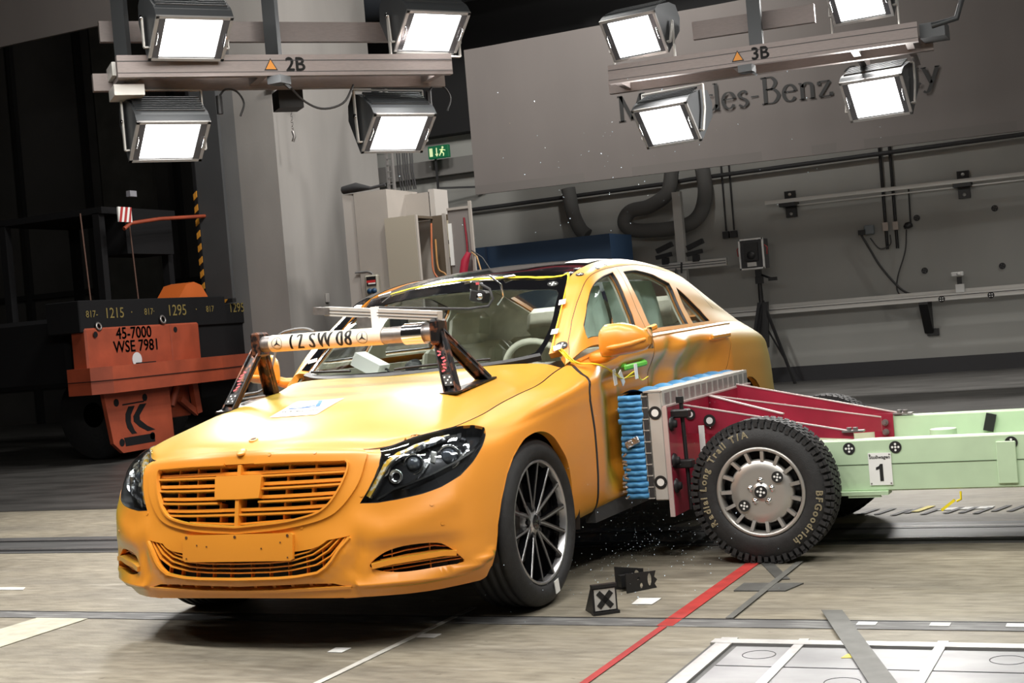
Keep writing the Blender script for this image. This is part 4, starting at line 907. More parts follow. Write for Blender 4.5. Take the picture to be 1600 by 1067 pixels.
# ================================================================ the hall: floor, walls, markings
def floor_material():
    m,nt,b=new_mat('worn_concrete_floor'); N=nt.nodes; L=nt.links
    tc=N.new('ShaderNodeTexCoord')
    def noise(sc,scale,det,off=(0,0,0)):
        mp=N.new('ShaderNodeMapping'); mp.inputs['Scale'].default_value=sc; mp.inputs['Location'].default_value=off; L.new(tc.outputs['Object'],mp.inputs[0])
        n=N.new('ShaderNodeTexNoise'); n.inputs['Scale'].default_value=scale; n.inputs['Detail'].default_value=det; L.new(mp.outputs[0],n.inputs['Vector']); return n.outputs['Fac']
    def ramp(x,a,b_,c0,c1):
        r=N.new('ShaderNodeValToRGB'); r.color_ramp.elements[0].position=a; r.color_ramp.elements[1].position=b_; r.color_ramp.elements[0].color=(*c0,1); r.color_ramp.elements[1].color=(*c1,1); L.new(x,r.inputs[0]); return r.outputs[0]
    def mix(a,b_,f,mode='MIX'):
        x=N.new('ShaderNodeMix'); x.data_type='RGBA'; x.blend_type=mode
        if hasattr(f,'links'): L.new(f,x.inputs['Factor'])
        else: x.inputs['Factor'].default_value=f
        L.new(a,x.inputs['A']); L.new(b_,x.inputs['B']); return x.outputs['Result']
    base=ramp(noise((.5,1.8,1),1.9,8),.3,.7,(.30,.27,.205),(.20,.182,.145))
    fine=ramp(noise((.8,3,1),9,8,(3,1,0)),.38,.68,(1,1,1),(.60,.58,.56)); c=mix(base,fine,.85,'MULTIPLY')
    blot=ramp(noise((.5,1,1),.9,4,(7,2,0)),.5,.72,(1,1,1),(.55,.54,.53)); c=mix(c,blot,.7,'MULTIPLY')
    spots=ramp(noise((1,2.2,1),14,2,(1,9,0)),.70,.76,(1,1,1),(.45,.42,.38)); c=mix(c,spots,.7,'MULTIPLY')
    pale=ramp(noise((.5,3,1),5,5,(11,4,0)),.60,.75,(0,0,0),(.16,.155,.14)); c=mix(c,pale,.6,'ADD')
    L.new(c,b.inputs['Base Color']); b.inputs['Roughness'].default_value=.55
    n=N.new('ShaderNodeTexNoise'); n.inputs['Scale'].default_value=60; L.new(tc.outputs['Object'],n.inputs['Vector']); bp=N.new('ShaderNodeBump'); bp.inputs['Strength'].default_value=.15; bp.inputs['Distance'].default_value=.01; L.new(n.outputs['Fac'],bp.inputs['Height']); L.new(bp.outputs[0],b.inputs['Normal'])
    return m
XL,XR,YN,YF,ZC=-22,9,-8,15.2,9.0
b=MB(); b.box(((XL+XR)/2,(YN+YF)/2,-.1),(XR-XL,YF-YN,.2)); fl=struct(b.build('floor',floor_material()))
FDK=mat('back_floor_shade',(.085,.082,.078),.45,noise=.5,nscale=1.4,stretch=(1,3,1),bump=.1)  # back floor coloured darker to stand for the weaker light there
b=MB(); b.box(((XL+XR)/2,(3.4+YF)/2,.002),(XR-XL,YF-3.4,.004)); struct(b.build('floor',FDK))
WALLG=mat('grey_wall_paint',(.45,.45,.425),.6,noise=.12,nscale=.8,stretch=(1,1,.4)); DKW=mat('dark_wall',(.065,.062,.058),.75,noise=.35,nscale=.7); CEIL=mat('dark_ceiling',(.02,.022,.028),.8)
b=MB(); b.box(((-8.6+XR)/2,YF+.1,ZC/2),(XR+8.6,.2,ZC)); struct(b.build('wall_back',WALLG))
b=MB(); b.box(((-8.6+XR)/2,YF-.012,.11),(XR+8.6,.024,.22)); struct(b.build('baseboard_back',mat('black_baseboard',(.03,.03,.035),.5)))
b=MB(); b.box(((XL-8.6)/2,YF+1.1,ZC/2),(-8.6-XL,.2,ZC)); b.box((-8.6,YF+.6,ZC/2),(.2,1.2,ZC)); struct(b.build('wall_back_left',DKW))
b=MB(); b.box((XL-.1,(YN+YF)/2,ZC/2),(.2,YF-YN+3,ZC)); struct(b.build('wall_left',DKW))
b=MB(); b.box((XR+.1,(YN+YF)/2,ZC/2),(.2,YF-YN,ZC)); struct(b.build('wall_right',WALLG))
b=MB(); b.box(((XL+XR)/2,YN-.1,ZC/2),(XR-XL,.2,ZC)); struct(b.build('wall_front',DKW))
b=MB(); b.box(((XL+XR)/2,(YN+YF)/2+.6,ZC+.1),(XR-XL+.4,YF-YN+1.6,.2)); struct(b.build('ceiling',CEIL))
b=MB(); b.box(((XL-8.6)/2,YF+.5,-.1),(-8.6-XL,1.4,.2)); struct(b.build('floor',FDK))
# dark panelled roller gates at the back left: recessed lines
b=MB()
for x in(-20.6,-17.0,-15.3,-13.2): b.box((x,YF+.95,ZC/2),(.10,.12,ZC))
for z in(.75,2.5): b.box(((XL-8.6)/2,YF+.96,z),(-8.6-XL,.1,.10))
struct(b.build('trim_1',mat('gate_line',(.008,.008,.008),.7)))
b=MB(); b.box((-18.9,YF+.9,ZC/2),(1.4,.1,ZC)); b.box((-14.3,YF+.9,ZC/2),(1.2,.1,ZC)); struct(b.build('door_1',mat('gate_panel',(.085,.082,.072),.7,noise=.3,nscale=2)))
# ceiling ducts glimpsed behind the lamps
# wall end / concrete pillar
PIL=mat('grey_concrete_pillar',(.30,.285,.27),.75,noise=.18,nscale=1.2,stretch=(1,1,.35),bump=.1)
b=MB(); b.box((-7.2,11.3,ZC/2),(.6,2.6,ZC)); struct(b.build('wall_pillar',PIL))
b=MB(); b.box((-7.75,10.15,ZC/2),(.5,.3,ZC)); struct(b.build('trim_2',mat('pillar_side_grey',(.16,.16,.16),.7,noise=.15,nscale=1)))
# floor markings
def flat(name,pts,col,label,cat,z=.003,th=.002,m=None,kind=None):
    b=MB(); b.prism(pts,lambda x,y,c:Vector((x,y,c)),z-th/2,z+th/2); o=b.build(name,m or mat(name+'_mat',col,.55,noise=.25,nscale=14)); tag(o,label,cat,kind=kind); return o
GRB=mat('joint_filler',(.10,.10,.10),.6,nscale=6,stretch=(1,8,1),col2=(.30,.30,.29),lo=.5,hi=.75)
b=MB(); b.box(((XL+XR)/2,-.29,.0015),(XR-XL,.125,.003)); struct(b.build('trim_4',GRB))
b=MB(); b.box(((XL+XR)/2,-.225,.0025),(XR-XL,.010,.004)); struct(b.build('trim_5',BLACK))
SLAB=mat('track_steel',(.13,.13,.13),.42,.3,noise=.4,nscale=3,stretch=(.4,6,1))
b=MB(); b.box(((XL+XR)/2,1.72,.0015),(XR-XL,.62,.003)); struct(b.build('trim_6',SLAB))
for i,y in enumerate((1.50,1.56,1.86,1.90)):
    b=MB(); b.box(((XL+XR)/2,y,.003),(XR-XL,.022 if i in(1,3) else .045,.005)); struct(b.build('trim_%d'%(7+i),BLACK if i in(0,2) else STEEL))
flat('floor_line',[(1.50,-.35),(1.565,-.35),(1.565,1.6),(1.50,1.6)],(.42,.035,.03),'broad red line on the floor running under the near trolley wheel','floor marking')
flat('floor_line',[(1.515,-3.5),(1.545,-3.5),(1.545,-.36),(1.515,-.36)],(.35,.03,.03),'narrow dark red floor line continuing towards the viewer past the grey joint','floor marking')
flat('floor_line',[(.525,-3.5),(.555,-3.5),(.585,-.05),(.557,-.05)],(.55,.54,.50),'thin pale line on the floor running under the front bumper','floor marking')
DGR=(.07,.07,.065)
flat('floor_tape',[(1.56,.95),(1.62,.95),(1.80,.55),(1.74,.55)],DGR,'short dark grey tape slanting below the near trolley wheel','tape')
flat('floor_tape',[(1.735,.95),(1.765,.95),(1.765,-.22),(1.735,-.22)],(.12,.12,.11),'long thin grey tape crossing the dark cover plate','tape',z=.0062)
flat('floor_tape',[(2.08,-.10),(2.16,-.10),(2.59,-1.25),(2.50,-1.25)],(.13,.13,.12),'wide dark grey strap crossing the steel floor grid','tape',z=.014)
flat('cover_plate',[(1.62,.30),(1.84,.30),(1.88,.46),(1.62,.46)],(.09,.09,.085),'dark steel cover plate with two holes in front of the trolley wheel','plate',z=.003,th=.005)
flat('paper_marker',[(1.26,.03),(1.35,.03),(1.35,.15),(1.25,.15)],(.85,.85,.83),'white paper square beside the red line','paper')
flat('paper_marker',[(.335,-.86),(.40,-.86),(.40,-.79),(.33,-.79)],(.85,.85,.83),'white paper square with a black dot left of the pale line','paper')
flat('paper_marker',[(.585,-.60),(.665,-.60),(.665,-.54),(.58,-.54)],(.8,.8,.78),'white paper strip right of the pale line','paper')
flat('paper_marker',[(-2.60,.28),(-2.30,.28),(-2.34,.34),(-2.62,.34)],(.8,.8,.78),'white tape mark at the left edge of the floor','tape')
flat('floor_line',[(-1.60,-.36),(-1.29,-.36),(-1.29,-3.0),(-1.60,-3.0)],(.52,.50,.40),'broad faded beige line at the lower left of the floor','floor marking')
for i in range(6):
    x=2.25+i*.13; 
    if i%2==0: flat('floor_mark',[(x,-.30),(x+.07,-.30),(x+.07,-.25),(x,-.25)],(.75,.75,.72),'white dash on the grey floor joint, number %s from the strap'%('one','two','three','four','five','six')[i],'floor marking',z=.0045)
# second marking area far right behind the trolley
random.seed(3)
for i in range(14):
    x=1.75+i*.085+random.uniform(-.02,.02); y=2.30+random.uniform(-.03,.06); b=MB(); b.prism([(x,y),(x+.03,y),(x+.09,y+.2),(x+.06,y+.2)],lambda x,y,c:Vector((x,y,c)),.003,.005); tag(b.build('rubber_streak',DARK),'short black rubber streak in the row on the floor under the green chassis','streak','rubber streaks under the chassis')
flat('white_floor_patch',[(2.12,2.42),(2.42,2.46),(2.44,2.54),(2.14,2.50)],(.7,.7,.68),'white taped patch on the floor under the green chassis','tape')
flat('floor_tape',[(2.02,2.38),(2.06,2.38),(2.12,2.58),(2.08,2.58)],(.75,.62,.05),'yellow tape strip on the floor under the green chassis','tape',z=.005)
# steel floor grid, lower right
gp=empty('floor_grid',(0,0,0),label='steel cover grid with smooth plates let into the floor at the lower right',cat='floor plate')
GPL=mat('dull_steel_plate',(.30,.30,.31),.40,.25,noise=.25,nscale=4,stretch=(1,2,1))
b=MB(); b.box((2.85,-1.65,.002),(2.1,2.2,.004)); b.build('base_plate',mat('grid_gap',(.06,.06,.06),.5),gp)
ys=[-.66,-.93,-1.30,-1.7,-2.2,-2.7]; xs=[1.90,2.13,2.60,3.05,3.5,3.9]
for i in range(5):
    for j in range(5):
        b=MB(); b.box(((xs[i]+xs[i+1])/2,(ys[j]+ys[j+1])/2,.005),(xs[i+1]-xs[i]-.012,ys[j]-ys[j+1]-.012,.006)); b.build('steel_plate',GPL,gp)
        b=MB(); c=((xs[i]+xs[i+1])/2,(ys[j]+ys[j+1])/2+.02); b.lathe([(.055,.0079),(.055,.0090),(.058,.0090),(.058,.0079)],(c[0],c[1],0),(0,0,1),28,closed=True); 
        if (i+j)%2==0: b.build('plate_plug',DARK,gp)
for x in(1.85,2.12,2.595,3.05): 
    b=MB(); b.box((x,-1.65,.0075),(.035 if x>1.9 else .06,2.2,.009)); b.build('frame_bar',ALU,gp)
for y in(-.605,): b=MB(); b.box((2.85,y,.0082),(2.1,.06,.0095)); b.build('frame_bar',ALU,gp)
b=MB(); b.prism([(2.30,-.80),(2.345,-.79),(2.34,-.75),(2.31,-.745)],lambda x,y,c:Vector((x,y,c)),.0085,.010); tag(b.build('yellow_note',mat('yellow_paper',(.8,.65,.1),.6)),'small yellow paper scrap on the steel floor grid','paper')
# things lying on the floor
wg=empty('marker_wedge',(1.205,-.135,0),math.radians(38),label='small black wedge block with a black cross on silver tape',cat='wedge')
b=MB(); b.prism([(-.0,0),(.11,0),(.0,.115),(-.012,.115),(-.012,.0)],lambda y,z,x:Vector((x,y,z)),-.052,.052); b.box((0,-.008,.116),(.104,.03,.012)); b.box((0,-.012,.006),(.112,.03,.012)); b.build('wedge_body',BLACK,wg)
b=MB(); b.box((0,-.0145,.060),(.088,.003,.086)); pt=b.build('silver_plate',ALUL,wg)
b=MB(); 
for a in(.75,-.75): b.box((0,-.0170,.060),(.022,.0025,.082),Matrix.Rotation(a,3,'Y'))
b.build('black_cross',INK,pt)
db=empty('broken_bracket',(1.17,.33,0),math.radians(20),label='broken black plastic bracket with ragged holes on the floor',cat='bracket')
def holed(pts,holes,fn,a,b_,mb):
    loops=[[Vector((x,y,0)) for x,y in pts]]+[[Vector((x,y,0)) for x,y in h] for h in holes]
    t=geometry.tessellate_polygon(loops); fl_=[p for l in loops for p in l]
    A=[fn(p.x,p.y,a) for p in fl_]; B=[fn(p.x,p.y,b_) for p in fl_]; n=len(fl_); mb.add(A,[tuple(q) for q in t]); mb.add(B,[tuple(q)[::-1] for q in t])
    k=0
    for l in loops:
        m_=len(l); mb.add([A[k+i] for i in range(m_)]+[B[k+i] for i in range(m_)],[(i,(i+1)%m_,m_+(i+1)%m_,m_+i) for i in range(m_)]); k+=m_
def oval(cx,cy,rx,ry,n=12): return [(cx+rx*math.cos(2*PI*i/n),cy+ry*math.sin(2*PI*i/n)) for i in range(n)]
b=MB(); R1=Matrix.Rotation(.62,3,'Z'); 
holed([(0,0),(.16,.0),(.15,.02),(.165,.035),(.15,.05),(.16,.075),(.0,.085)],[oval(.125,.042,.012,.028),oval(.08,.022,.009,.012),oval(.065,.055,.007,.007)],lambda x,y,c:R1@Vector((x-.07,c,0))+Vector((.02,-.03,y)),0,.005,b); b.build('front_plate',BLACK,db)
b=MB(); R2=Matrix.Rotation(-.25,3,'Z')
holed([(0,.0),(.05,.0),(.06,.03),(.13,.05),(.13,.09),(.0,.10)],[oval(.10,.07,.010,.014),oval(.03,.05,.008,.012)],lambda x,y,c:R2@Vector((x-.09,c,0))+Vector((0,.02,y)),0,.005,b); b.box((-.045,.0,.045),(.05,.03,.05),Matrix.Rotation(.5,3,'Z')); b.build('back_plate',BLACK,db)
# glass crumbs and dust specks scattered by the crash: countless
random.seed(11); b=MB()
SP=mat('glass_crumb',(.65,.82,.95),.2,spec=1)
def speck(x,y,z,s):
    vs=[Vector((x+random.uniform(-s,s),y+random.uniform(-s,s),z+random.uniform(-s,s))) for _ in range(4)]; b.add(vs,[(0,1,2),(0,2,3),(0,3,1),(1,3,2)])
for _ in range(520): speck(random.gauss(1.02,.28),random.gauss(.75,.45),abs(random.gauss(0,.16))+.004,random.uniform(.0012,.0038))
for _ in range(160): speck(random.uniform(.955,1.6),random.uniform(-.2,1.3),random.uniform(.1,.8),random.uniform(.0008,.0022))
for _ in range(90): speck(random.gauss(-.6,.9),random.uniform(4,7),random.uniform(1.9,3.0),random.uniform(.003,.007))
tag(b.build('glass_crumbs',SP),'cloud of tiny glass crumbs flying and lying around the point of impact','glass fragment',kind='stuff')
# ================================================================ barrier trolley
RED_P=mat('dark_red_paint',(.34,.018,.045),.42,noise=.25,nscale=6,coat=.2); GREEN_P=mat('pale_green_paint',(.52,.68,.46),.45,noise=.12,nscale=5); EDGE=mat('bare_edge',(.62,.50,.48),.4,.3)
tr=empty('barrier_trolley',label='crash trolley with pale green chassis, red nose frame and a big printed tyre',cat='trolley')
Yn,Yf,Ym=.91,2.40,1.655
b=MB(); b.box((1.172,Ym,.49),(.018,1.50,.52)); b.build('nose_plate',RED_P,tr)
b=MB(); b.box((1.172,Yn-.004,.49),(.022,.010,.52)); b.box((1.172,Ym,.752),(.022,1.5,.008)); b.build('plate_edge',EDGE,tr)
# webs of the nose frame: sloping top edges
def web(y0,y1,x0,x1,z0,z1,zb0,zb1,name='nose_web'):
    b=MB(); A=[(x0,y0,zb0),(x1,y1,zb1),(x1,y1,z1),(x0,y0,z0)]; t=.012
    vs=[Vector(p)+Vector((0,-t/2,0)) for p in A]+[Vector(p)+Vector((0,t/2,0)) for p in A]
    b.add(vs,[(0,1,2,3),(7,6,5,4),(0,4,5,1),(1,5,6,2),(2,6,7,3),(3,7,4,0)]); o=b.build(name,RED_P,tr)
    c=MB(); c.bar(Vector(A[3])+Vector((0,0,.003)),Vector(A[2])+Vector((0,0,.003)),.016,.006); c.build('web_edge',EDGE,o); return o
web(1.17,1.245,1.18,1.98,.735,.56,.60,.528); web(2.13,2.11,1.18,2.06,.765,.562,.45,.46); web(1.62,1.85,1.18,2.0,.745,.57,.5,.5)
web(1.60,1.25,1.18,1.65,.745,.66,.6,.6,'nose_brace')
b=MB(); b.box((1.60,Ym+.05,.43),(.82,.86,.02)); b.build('nose_deck',RED_P,tr)
for y in(1.245,2.10):
    b=MB(); b.box((2.07 if y>2 else 1.98,y,.565),(.10,.05,.008)); b.cyl((2.05 if y>2 else 1.96,y,.569),(2.05 if y>2 else 1.96,y,.583),.013,n=6); b.cyl((2.08 if y>2 else 1.99,y,.569),(2.08 if y>2 else 1.99,y,.583),.013,n=6); b.build('lug',STEEL,tr)
b=MB(); b.box((1.97,2.07,.50),(.10,.012,.14)); lg=b.build('side_flange',RED_P,tr)
for z in(.505,.555): 
    b=MB(); b.cyl((1.98,2.064,z-.03),(1.98,2.050,z-.03),.017,n=20); b.cyl((1.98,2.050,z-.03),(1.98,2.038,z-.03),.010,n=6); b.build('flange_bolt',STEEL,lg)
# chassis beams (open box sections)
def beam(y,x0,x1,z0,z1,w_,name):
    b=MB(); b.box(((x0+x1)/2,y,(z0+z1)/2),(x1-x0,w_,z1-z0),bev=.006); o=b.build(name,GREEN_P,tr)
    b=MB(); b.box(((x0+x1)/2,y-w_/2-.001,(z0+z1)/2+.005),(x1-x0,.003,.003)); b.build('weld_seam',mat('seam_dark',(.08,.12,.07),.6),o); return o
bn=beam(1.24,1.40,5.2,.285,.527,.08,'chassis_beam'); beam(2.12,1.40,5.2,.30,.556,.08,'chassis_beam')
b=MB(); b.box((3.2,1.68,.31),(3.9,.82,.012)); b.build('chassis_floor',GREEN_P,tr)
b=MB(); b.box((2.66,1.195,.40),(.085,.012,.19),bev=.003); b.build('reinforcing_plate',GREEN_P,tr)
b=MB(); b.box((2.02,1.225,.278),(.22,.10,.018)); b.box((2.02,1.19,.268),(.15,.02,.02)); b.build('lower_bracket',GREEN_P,tr)
b=MB(); b.cyl((2.30,1.85,.32),(2.30,1.85,.50),.065,n=28); b.build('damper_pot',GREEN_P,tr)
for x in(2.50,2.86): b=MB(); b.box((x,2.07,.50),(.05,.012,.09),Matrix.Rotation(.25,3,'Y')); b.build('rubber_pad',BLACK,tr)
b=MB(); b.tube([(2.45,1.195,.275),(2.45,1.19,.24),(2.43,1.2,.23)],.005,6); b.bar((2.42,1.2,.235),(2.36,1.2,.19),.02,.012); b.build('yellow_tag',YELLOW,tr)
def ball_target(x,y,z,r,n=(0,-1,0)):
    a=MB(); c=MB(); target(a,c,(x,y,z),n,(0,0,1),r); o=a.build('calibration_target',INK,tr); c.build('target_dots',WHITE,o)
for x,z in((1.962,.488),(2.175,.487),(2.684,.487),(2.95,.487)): ball_target(x,1.198,z,.028)
b=MB(); b.box((2.10,1.196,.388),(.105,.004,.15)); sg=b.build('number_sign',WHITE,tr); lab(sg,'white sign reading Stoßwagen 1')
b=MB(); add_text(b,'Stoßwagen',.022,(2.10,1.1935,.443),(1,0,0),(0,0,1),.0004,bold=.0004); b.prism([(-.004,-.040),(.012,-.040),(.012,.040),(.000,.040),(-.006,.030),(-.020,.024),(-.020,.012),(-.004,.017)],lambda x,z,c:Vector((2.10+x,c,.372+z)),1.1925,1.1945); b.build('sign_text',INK,sg)
b=MB()
for sx in(-.045,.045):
    for sz in(-.067,.067): b.disc((2.10+sx,1.1935,.388+sz),(0,-1,0),.004,8,.001)
b.build('sign_screws',STEEL,sg)
# round white targets on red frame
def ring_target(x,y,z,n=(0,-1,0),r=.030):
    a=MB(); a.disc((x,y,z),n,r,24,.002); o=a.build('ring_target',INK,tr); c=MB(); c.disc(Vector((x,y,z))+Vector(n)*.002,n,r*.55,20,.001); c.build('white_disc',WHITE,o)
ring_target(1.31,1.16,.655); ring_target(1.215,1.16,.69,r=.026)
# clamps with threaded rod in front of the plate
b=MB(); b.cyl((1.235,1.0,.25),(1.225,1.0,.76),.010,n=12); b.cyl((1.22,1.0,.76),(1.22,1.0,.79),.02,n=8); b.build('threaded_rod',BLACK,tr)
for z in(.71,.47): b=MB(); b.box((1.215,.995,z),(.10,.06,.04),bev=.006); b.cyl((1.18,.99,z+.0),(1.26,.99,z),.018,n=12); b.build('clamp_block',BLACK,tr)
for z in(.665,.49,.37): b=MB(); b.lathe([(0,.03),(.018,.028),(.02,.012),(.034,.01),(.036,0)],(1.182,.955,z),(1,0,0),8); b.build('hex_bolt',BLACK,tr)
b=MB(); b.box((1.272,1.14,.56),(.028,.004,.15)); b.build('inventory_label',WHITE,tr)
b=MB(); b.cyl((1.602,.99,.334),(1.602,2.35,.334),.035,n=20); b.box((1.60,1.66,.36),(.12,1.1,.14)); b.build('front_axle',GREEN_P,tr)
# wheels
TT=mat('tyre_lettering',(.42,.36,.22),.6)
def trolley_wheel(yo,side,near):
    """yo: y of the outer wheel face, side -1 faces the camera"""
    o=empty('wheel',(1.602,yo,.334)); o.parent=tr
    ax=Vector((0,side,0)); R,Rr,wd=.334,.205,.205
    prof=[(Rr,-.19),(Rr+.05,-.205),(R-.035,-.19),(R-.012,-.165)]
    n=96
    b=MB(); prof=[(Rr*.97,-.18),(Rr+.03,-.20),(R-.04,-.195),(R-.014,-.175),(R-.010,-.02),(R-.03,-.004),(R-.055,.004),(Rr+.05,.012),(Rr+.02,.010),(Rr,.0),(Rr-.006,-.012)]
    b.lathe(prof,(0,0,0),ax,n); ty=b.build('tyre',RUBBER,o)
    # tread blocks
    b=MB(); nb=64
    for k_ in range(nb):
        for row,(w0,w1) in enumerate(((-.022,.0),(-.068,-.028),(-.115,-.075),(-.165,-.122))):
            a=2*PI*(k_+(.5 if row%2 else 0))/nb; rr=R-.004; ln=2*PI*R/nb*.70
            c=Vector((rr*math.cos(a),side*(w0+w1)/2,rr*math.sin(a)))
            Mx=Matrix((Vector((-math.sin(a),0,math.cos(a))),Vector((0,1,0)),Vector((math.cos(a),0,math.sin(a))))).transposed()@Matrix.Rotation(.25*(1 if row in(1,2) else -1)*(0 if row==0 else 1),3,'Z')
            b.box(c,(ln,abs(w1-w0),.014),Mx)
        a=2*PI*k_/nb; c=Vector(((R-.022)*math.cos(a),side*.0,(R-.022)*math.sin(a))); Mx=Matrix((Vector((-math.sin(a),0,math.cos(a))),Vector((0,1,0)),Vector((math.cos(a),0,math.sin(a))))).transposed()
        b.box(c,(ln*.8,.012,.030 if k_%2 else .020),Mx)
    b.build('tread_blocks',RUBBER,o)
    AL=mat('silver_wheel',(.52,.50,.47),.35,.7)
    b=MB(); b.lathe([(.208,-.03),(.2085,.006),(.200,.009),(.192,.004),(.188,-.012),(.186,-.05)],(0,0,0),ax,72); b.build('rim_edge',AL,o)
    b=MB(); b.lathe([(.16,-.065),(.19,-.07),(.2,-.15)],(0,0,0),ax,48); b.lathe([(.0,-.07),(.2,-.07)],(0,0,0),ax,48); b.build('rim_inner',DARK,o)
    b=MB(); b.lathe([(0,.000),(.034,.0),(.036,-.006),(.05,-.008),(.10,-.004),(.142,-.010),(.150,-.020),(.150,-.05)],(0,0,0),ax,60)
    for k_ in range(15):
        a=2*PI*(k_+.5)/15; d=Vector((math.cos(a),0,math.sin(a))); b.bar(d*.143+ax*-.022,d*.192+ax*-.010,.016,.03,up=ax)
    b.build('wheel_disc',AL,o)
    for k_ in range(5):
        a=2*PI*k_/5+.3; c=Vector((.054*math.cos(a),0,.054*math.sin(a)))+ax*-.008; b=MB(); b.lathe([(0,.012),(.010,.010),(.012,.0),(.016,.001),(.018,-.002)],c,ax,16); b.build('wheel_bolt',CHROME,o)
    if near:
        for (x,z,r,t_) in((0,0,.030,0),(.083,.067,.027,0),(-.083,-.062,.027,0)):
            a=MB(); c=MB(); target(a,c,Vector((x,-.002,z)) if r<.03 else Vector((x,-.001,z)),(0,-1,0),(.2,0,1),r); q=a.build('calibration_target',INK,o); c.build('target_dots',WHITE,q)
        b=MB()
        def arc_text(t,rad,a0,size,flip=False,adv=.62):
            # reading clockwise seen from the camera; a0 = angle of first glyph, degrees from +x counter-clockwise
            a=math.radians(a0)
            for ch in t:
                if ch==' ': a-=size*.5/rad; continue
                vs,fs=text_geo(ch,size,.0,.0011,1.0,'LEFT'); wd_=max(v.x for v in vs)-min(v.x for v in vs); mn=min(v.x for v in vs)
                am=a-(wd_/2)/rad; up=Vector((math.cos(am),0,math.sin(am))); rt=Vector((math.sin(am),0,-math.cos(am)))
                b.add([up*(rad+v.y*.95)+rt*((v.x-mn-wd_/2)*.95)+Vector((0,-.0125+v.z,0)) for v in vs],fs); a-=(wd_*1.0+size*.17)/rad
        arc_text('Radial Long Trail T/A',.270,214,.046); arc_text('BFGoodrich',.272,0,.046)
        lt=b.build('tyre_lettering',TT,o,fix=False); lab(lt,'tan outlined letters around the tyre sidewall')
    return o
trolley_wheel(.915,-1,True); wf=trolley_wheel(2.42,1,False)
wr=copy_tree(wf,tr); wr.location=(4.6,2.42,.334); wr=copy_tree(wf,tr); wr.location=(4.6,.90,.334); wr.rotation_euler=(0,0,PI)
b=MB(); b.cyl((4.6,.98,.334),(4.6,2.34,.334),.035,n=20); b.build('rear_axle',GREEN_P,tr)
# ---- deformable barrier element
be=empty('barrier_element',label='crushed blue honeycomb barrier block with aluminium back plate pressed into the car side',cat='barrier')
BLU=mat('blue_honeycomb',(.085,.34,.66),.45,.1,noise=.25,nscale=14,bump=.5,bscale=26); FOIL=mat('crinkled_foil',(.55,.58,.62),.25,.9,bump=1.0,bscale=60)
b=MB(); n1,n2=52,60; vs=[]
random.seed(5)
ph=[random.uniform(0,6) for _ in range(8)]
for i in range(n1+1):
    z=.315+(.82-.315)*i/n1
    for j in range(n2+1):
        y=.905+(2.40-.905)*j/n2
        fold=.010*abs(math.sin(i*PI/4.0+ .25*math.sin(j*.5)))+.006*math.sin(i*1.7+j*.9+ph[0])*math.sin(j*.6)
        x=.955-fold+.02*math.sin(y*2.1)-.03*max(0,y-1.3)
        vs.append((x,y,z))
b.add(vs,[(i*(n2+1)+j,i*(n2+1)+j+1,(i+1)*(n2+1)+j+1,(i+1)*(n2+1)+j) for i in range(n1) for j in range(n2)],True)
o=b.build('front_skin',BLU,be,fix=False)
# near end face: stacked horizontal folds
zs=np.linspace(.318,.815,19); b=MB()
for k_ in range(18):
    z0,z1=zs[k_],zs[k_+1]; x0=.945+random.uniform(-.008,.008); x1=1.062+random.uniform(-.006,.006)
    n=10; m_=6; vs=[]
    for i in range(n+1):
        x=x0+(x1-x0)*i/n
        for j in range(m_+1):
            t=j/m_; bulge=.016*math.sin(t*PI)**.6*(.35+.65*math.sin(PI*min(1,max(0,(i+.6)/(n+.8))))**.5)
            z=z0+(z1-z0)*t+.003*math.sin(i*1.3+k_)*math.sin(t*PI); vs.append((x,.906-bulge+random.uniform(-.0012,.0012),z))
    b.add(vs,[(i*(m_+1)+j,(i+1)*(m_+1)+j,(i+1)*(m_+1)+j+1,i*(m_+1)+j+1) for i in range(n) for j in range(m_)],True)
b.box((1.0,1.65,.565),(.10,1.46,.49)); b.build('honeycomb_folds',BLU,be)
b=MB(); n1,n2=8,60; vs=[]
for i in range(n1+1):
    x=.945+(1.11-.945)*i/n1
    for j in range(n2+1):
        y=.905+(2.40-.905)*j/n2; vs.append((x-.03*max(0,y-1.3)*(1-i/n1),y,.818+.012*math.sin(j*.7+i*.5)*math.sin(i*PI/n1)+.010*math.sin(i*PI/n1)+.02*i/n1*.3))
b.add(vs,[(i*(n2+1)+j,(i+1)*(n2+1)+j,(i+1)*(n2+1)+j+1,i*(n2+1)+j+1) for i in range(n1) for j in range(n2)],True); b.build('top_skin',BLU,be,fix=False)
b=MB(); random.seed(9)
for k_ in range(10):
    z=.33+.022*k_+random.uniform(-.006,.006); b.box((.955+random.uniform(-.008,.02),.897,z),(.024,.012,.010),Matrix.Rotation(random.uniform(-.8,.8),3,'Y'))
b.build('torn_foil',FOIL,be)
b=MB(); b.box((1.008,.880,.592),(.075,.012,.034),Matrix.Rotation(-.45,3,'Y'),bev=.004); b.build('foil_tab',FOIL,be)
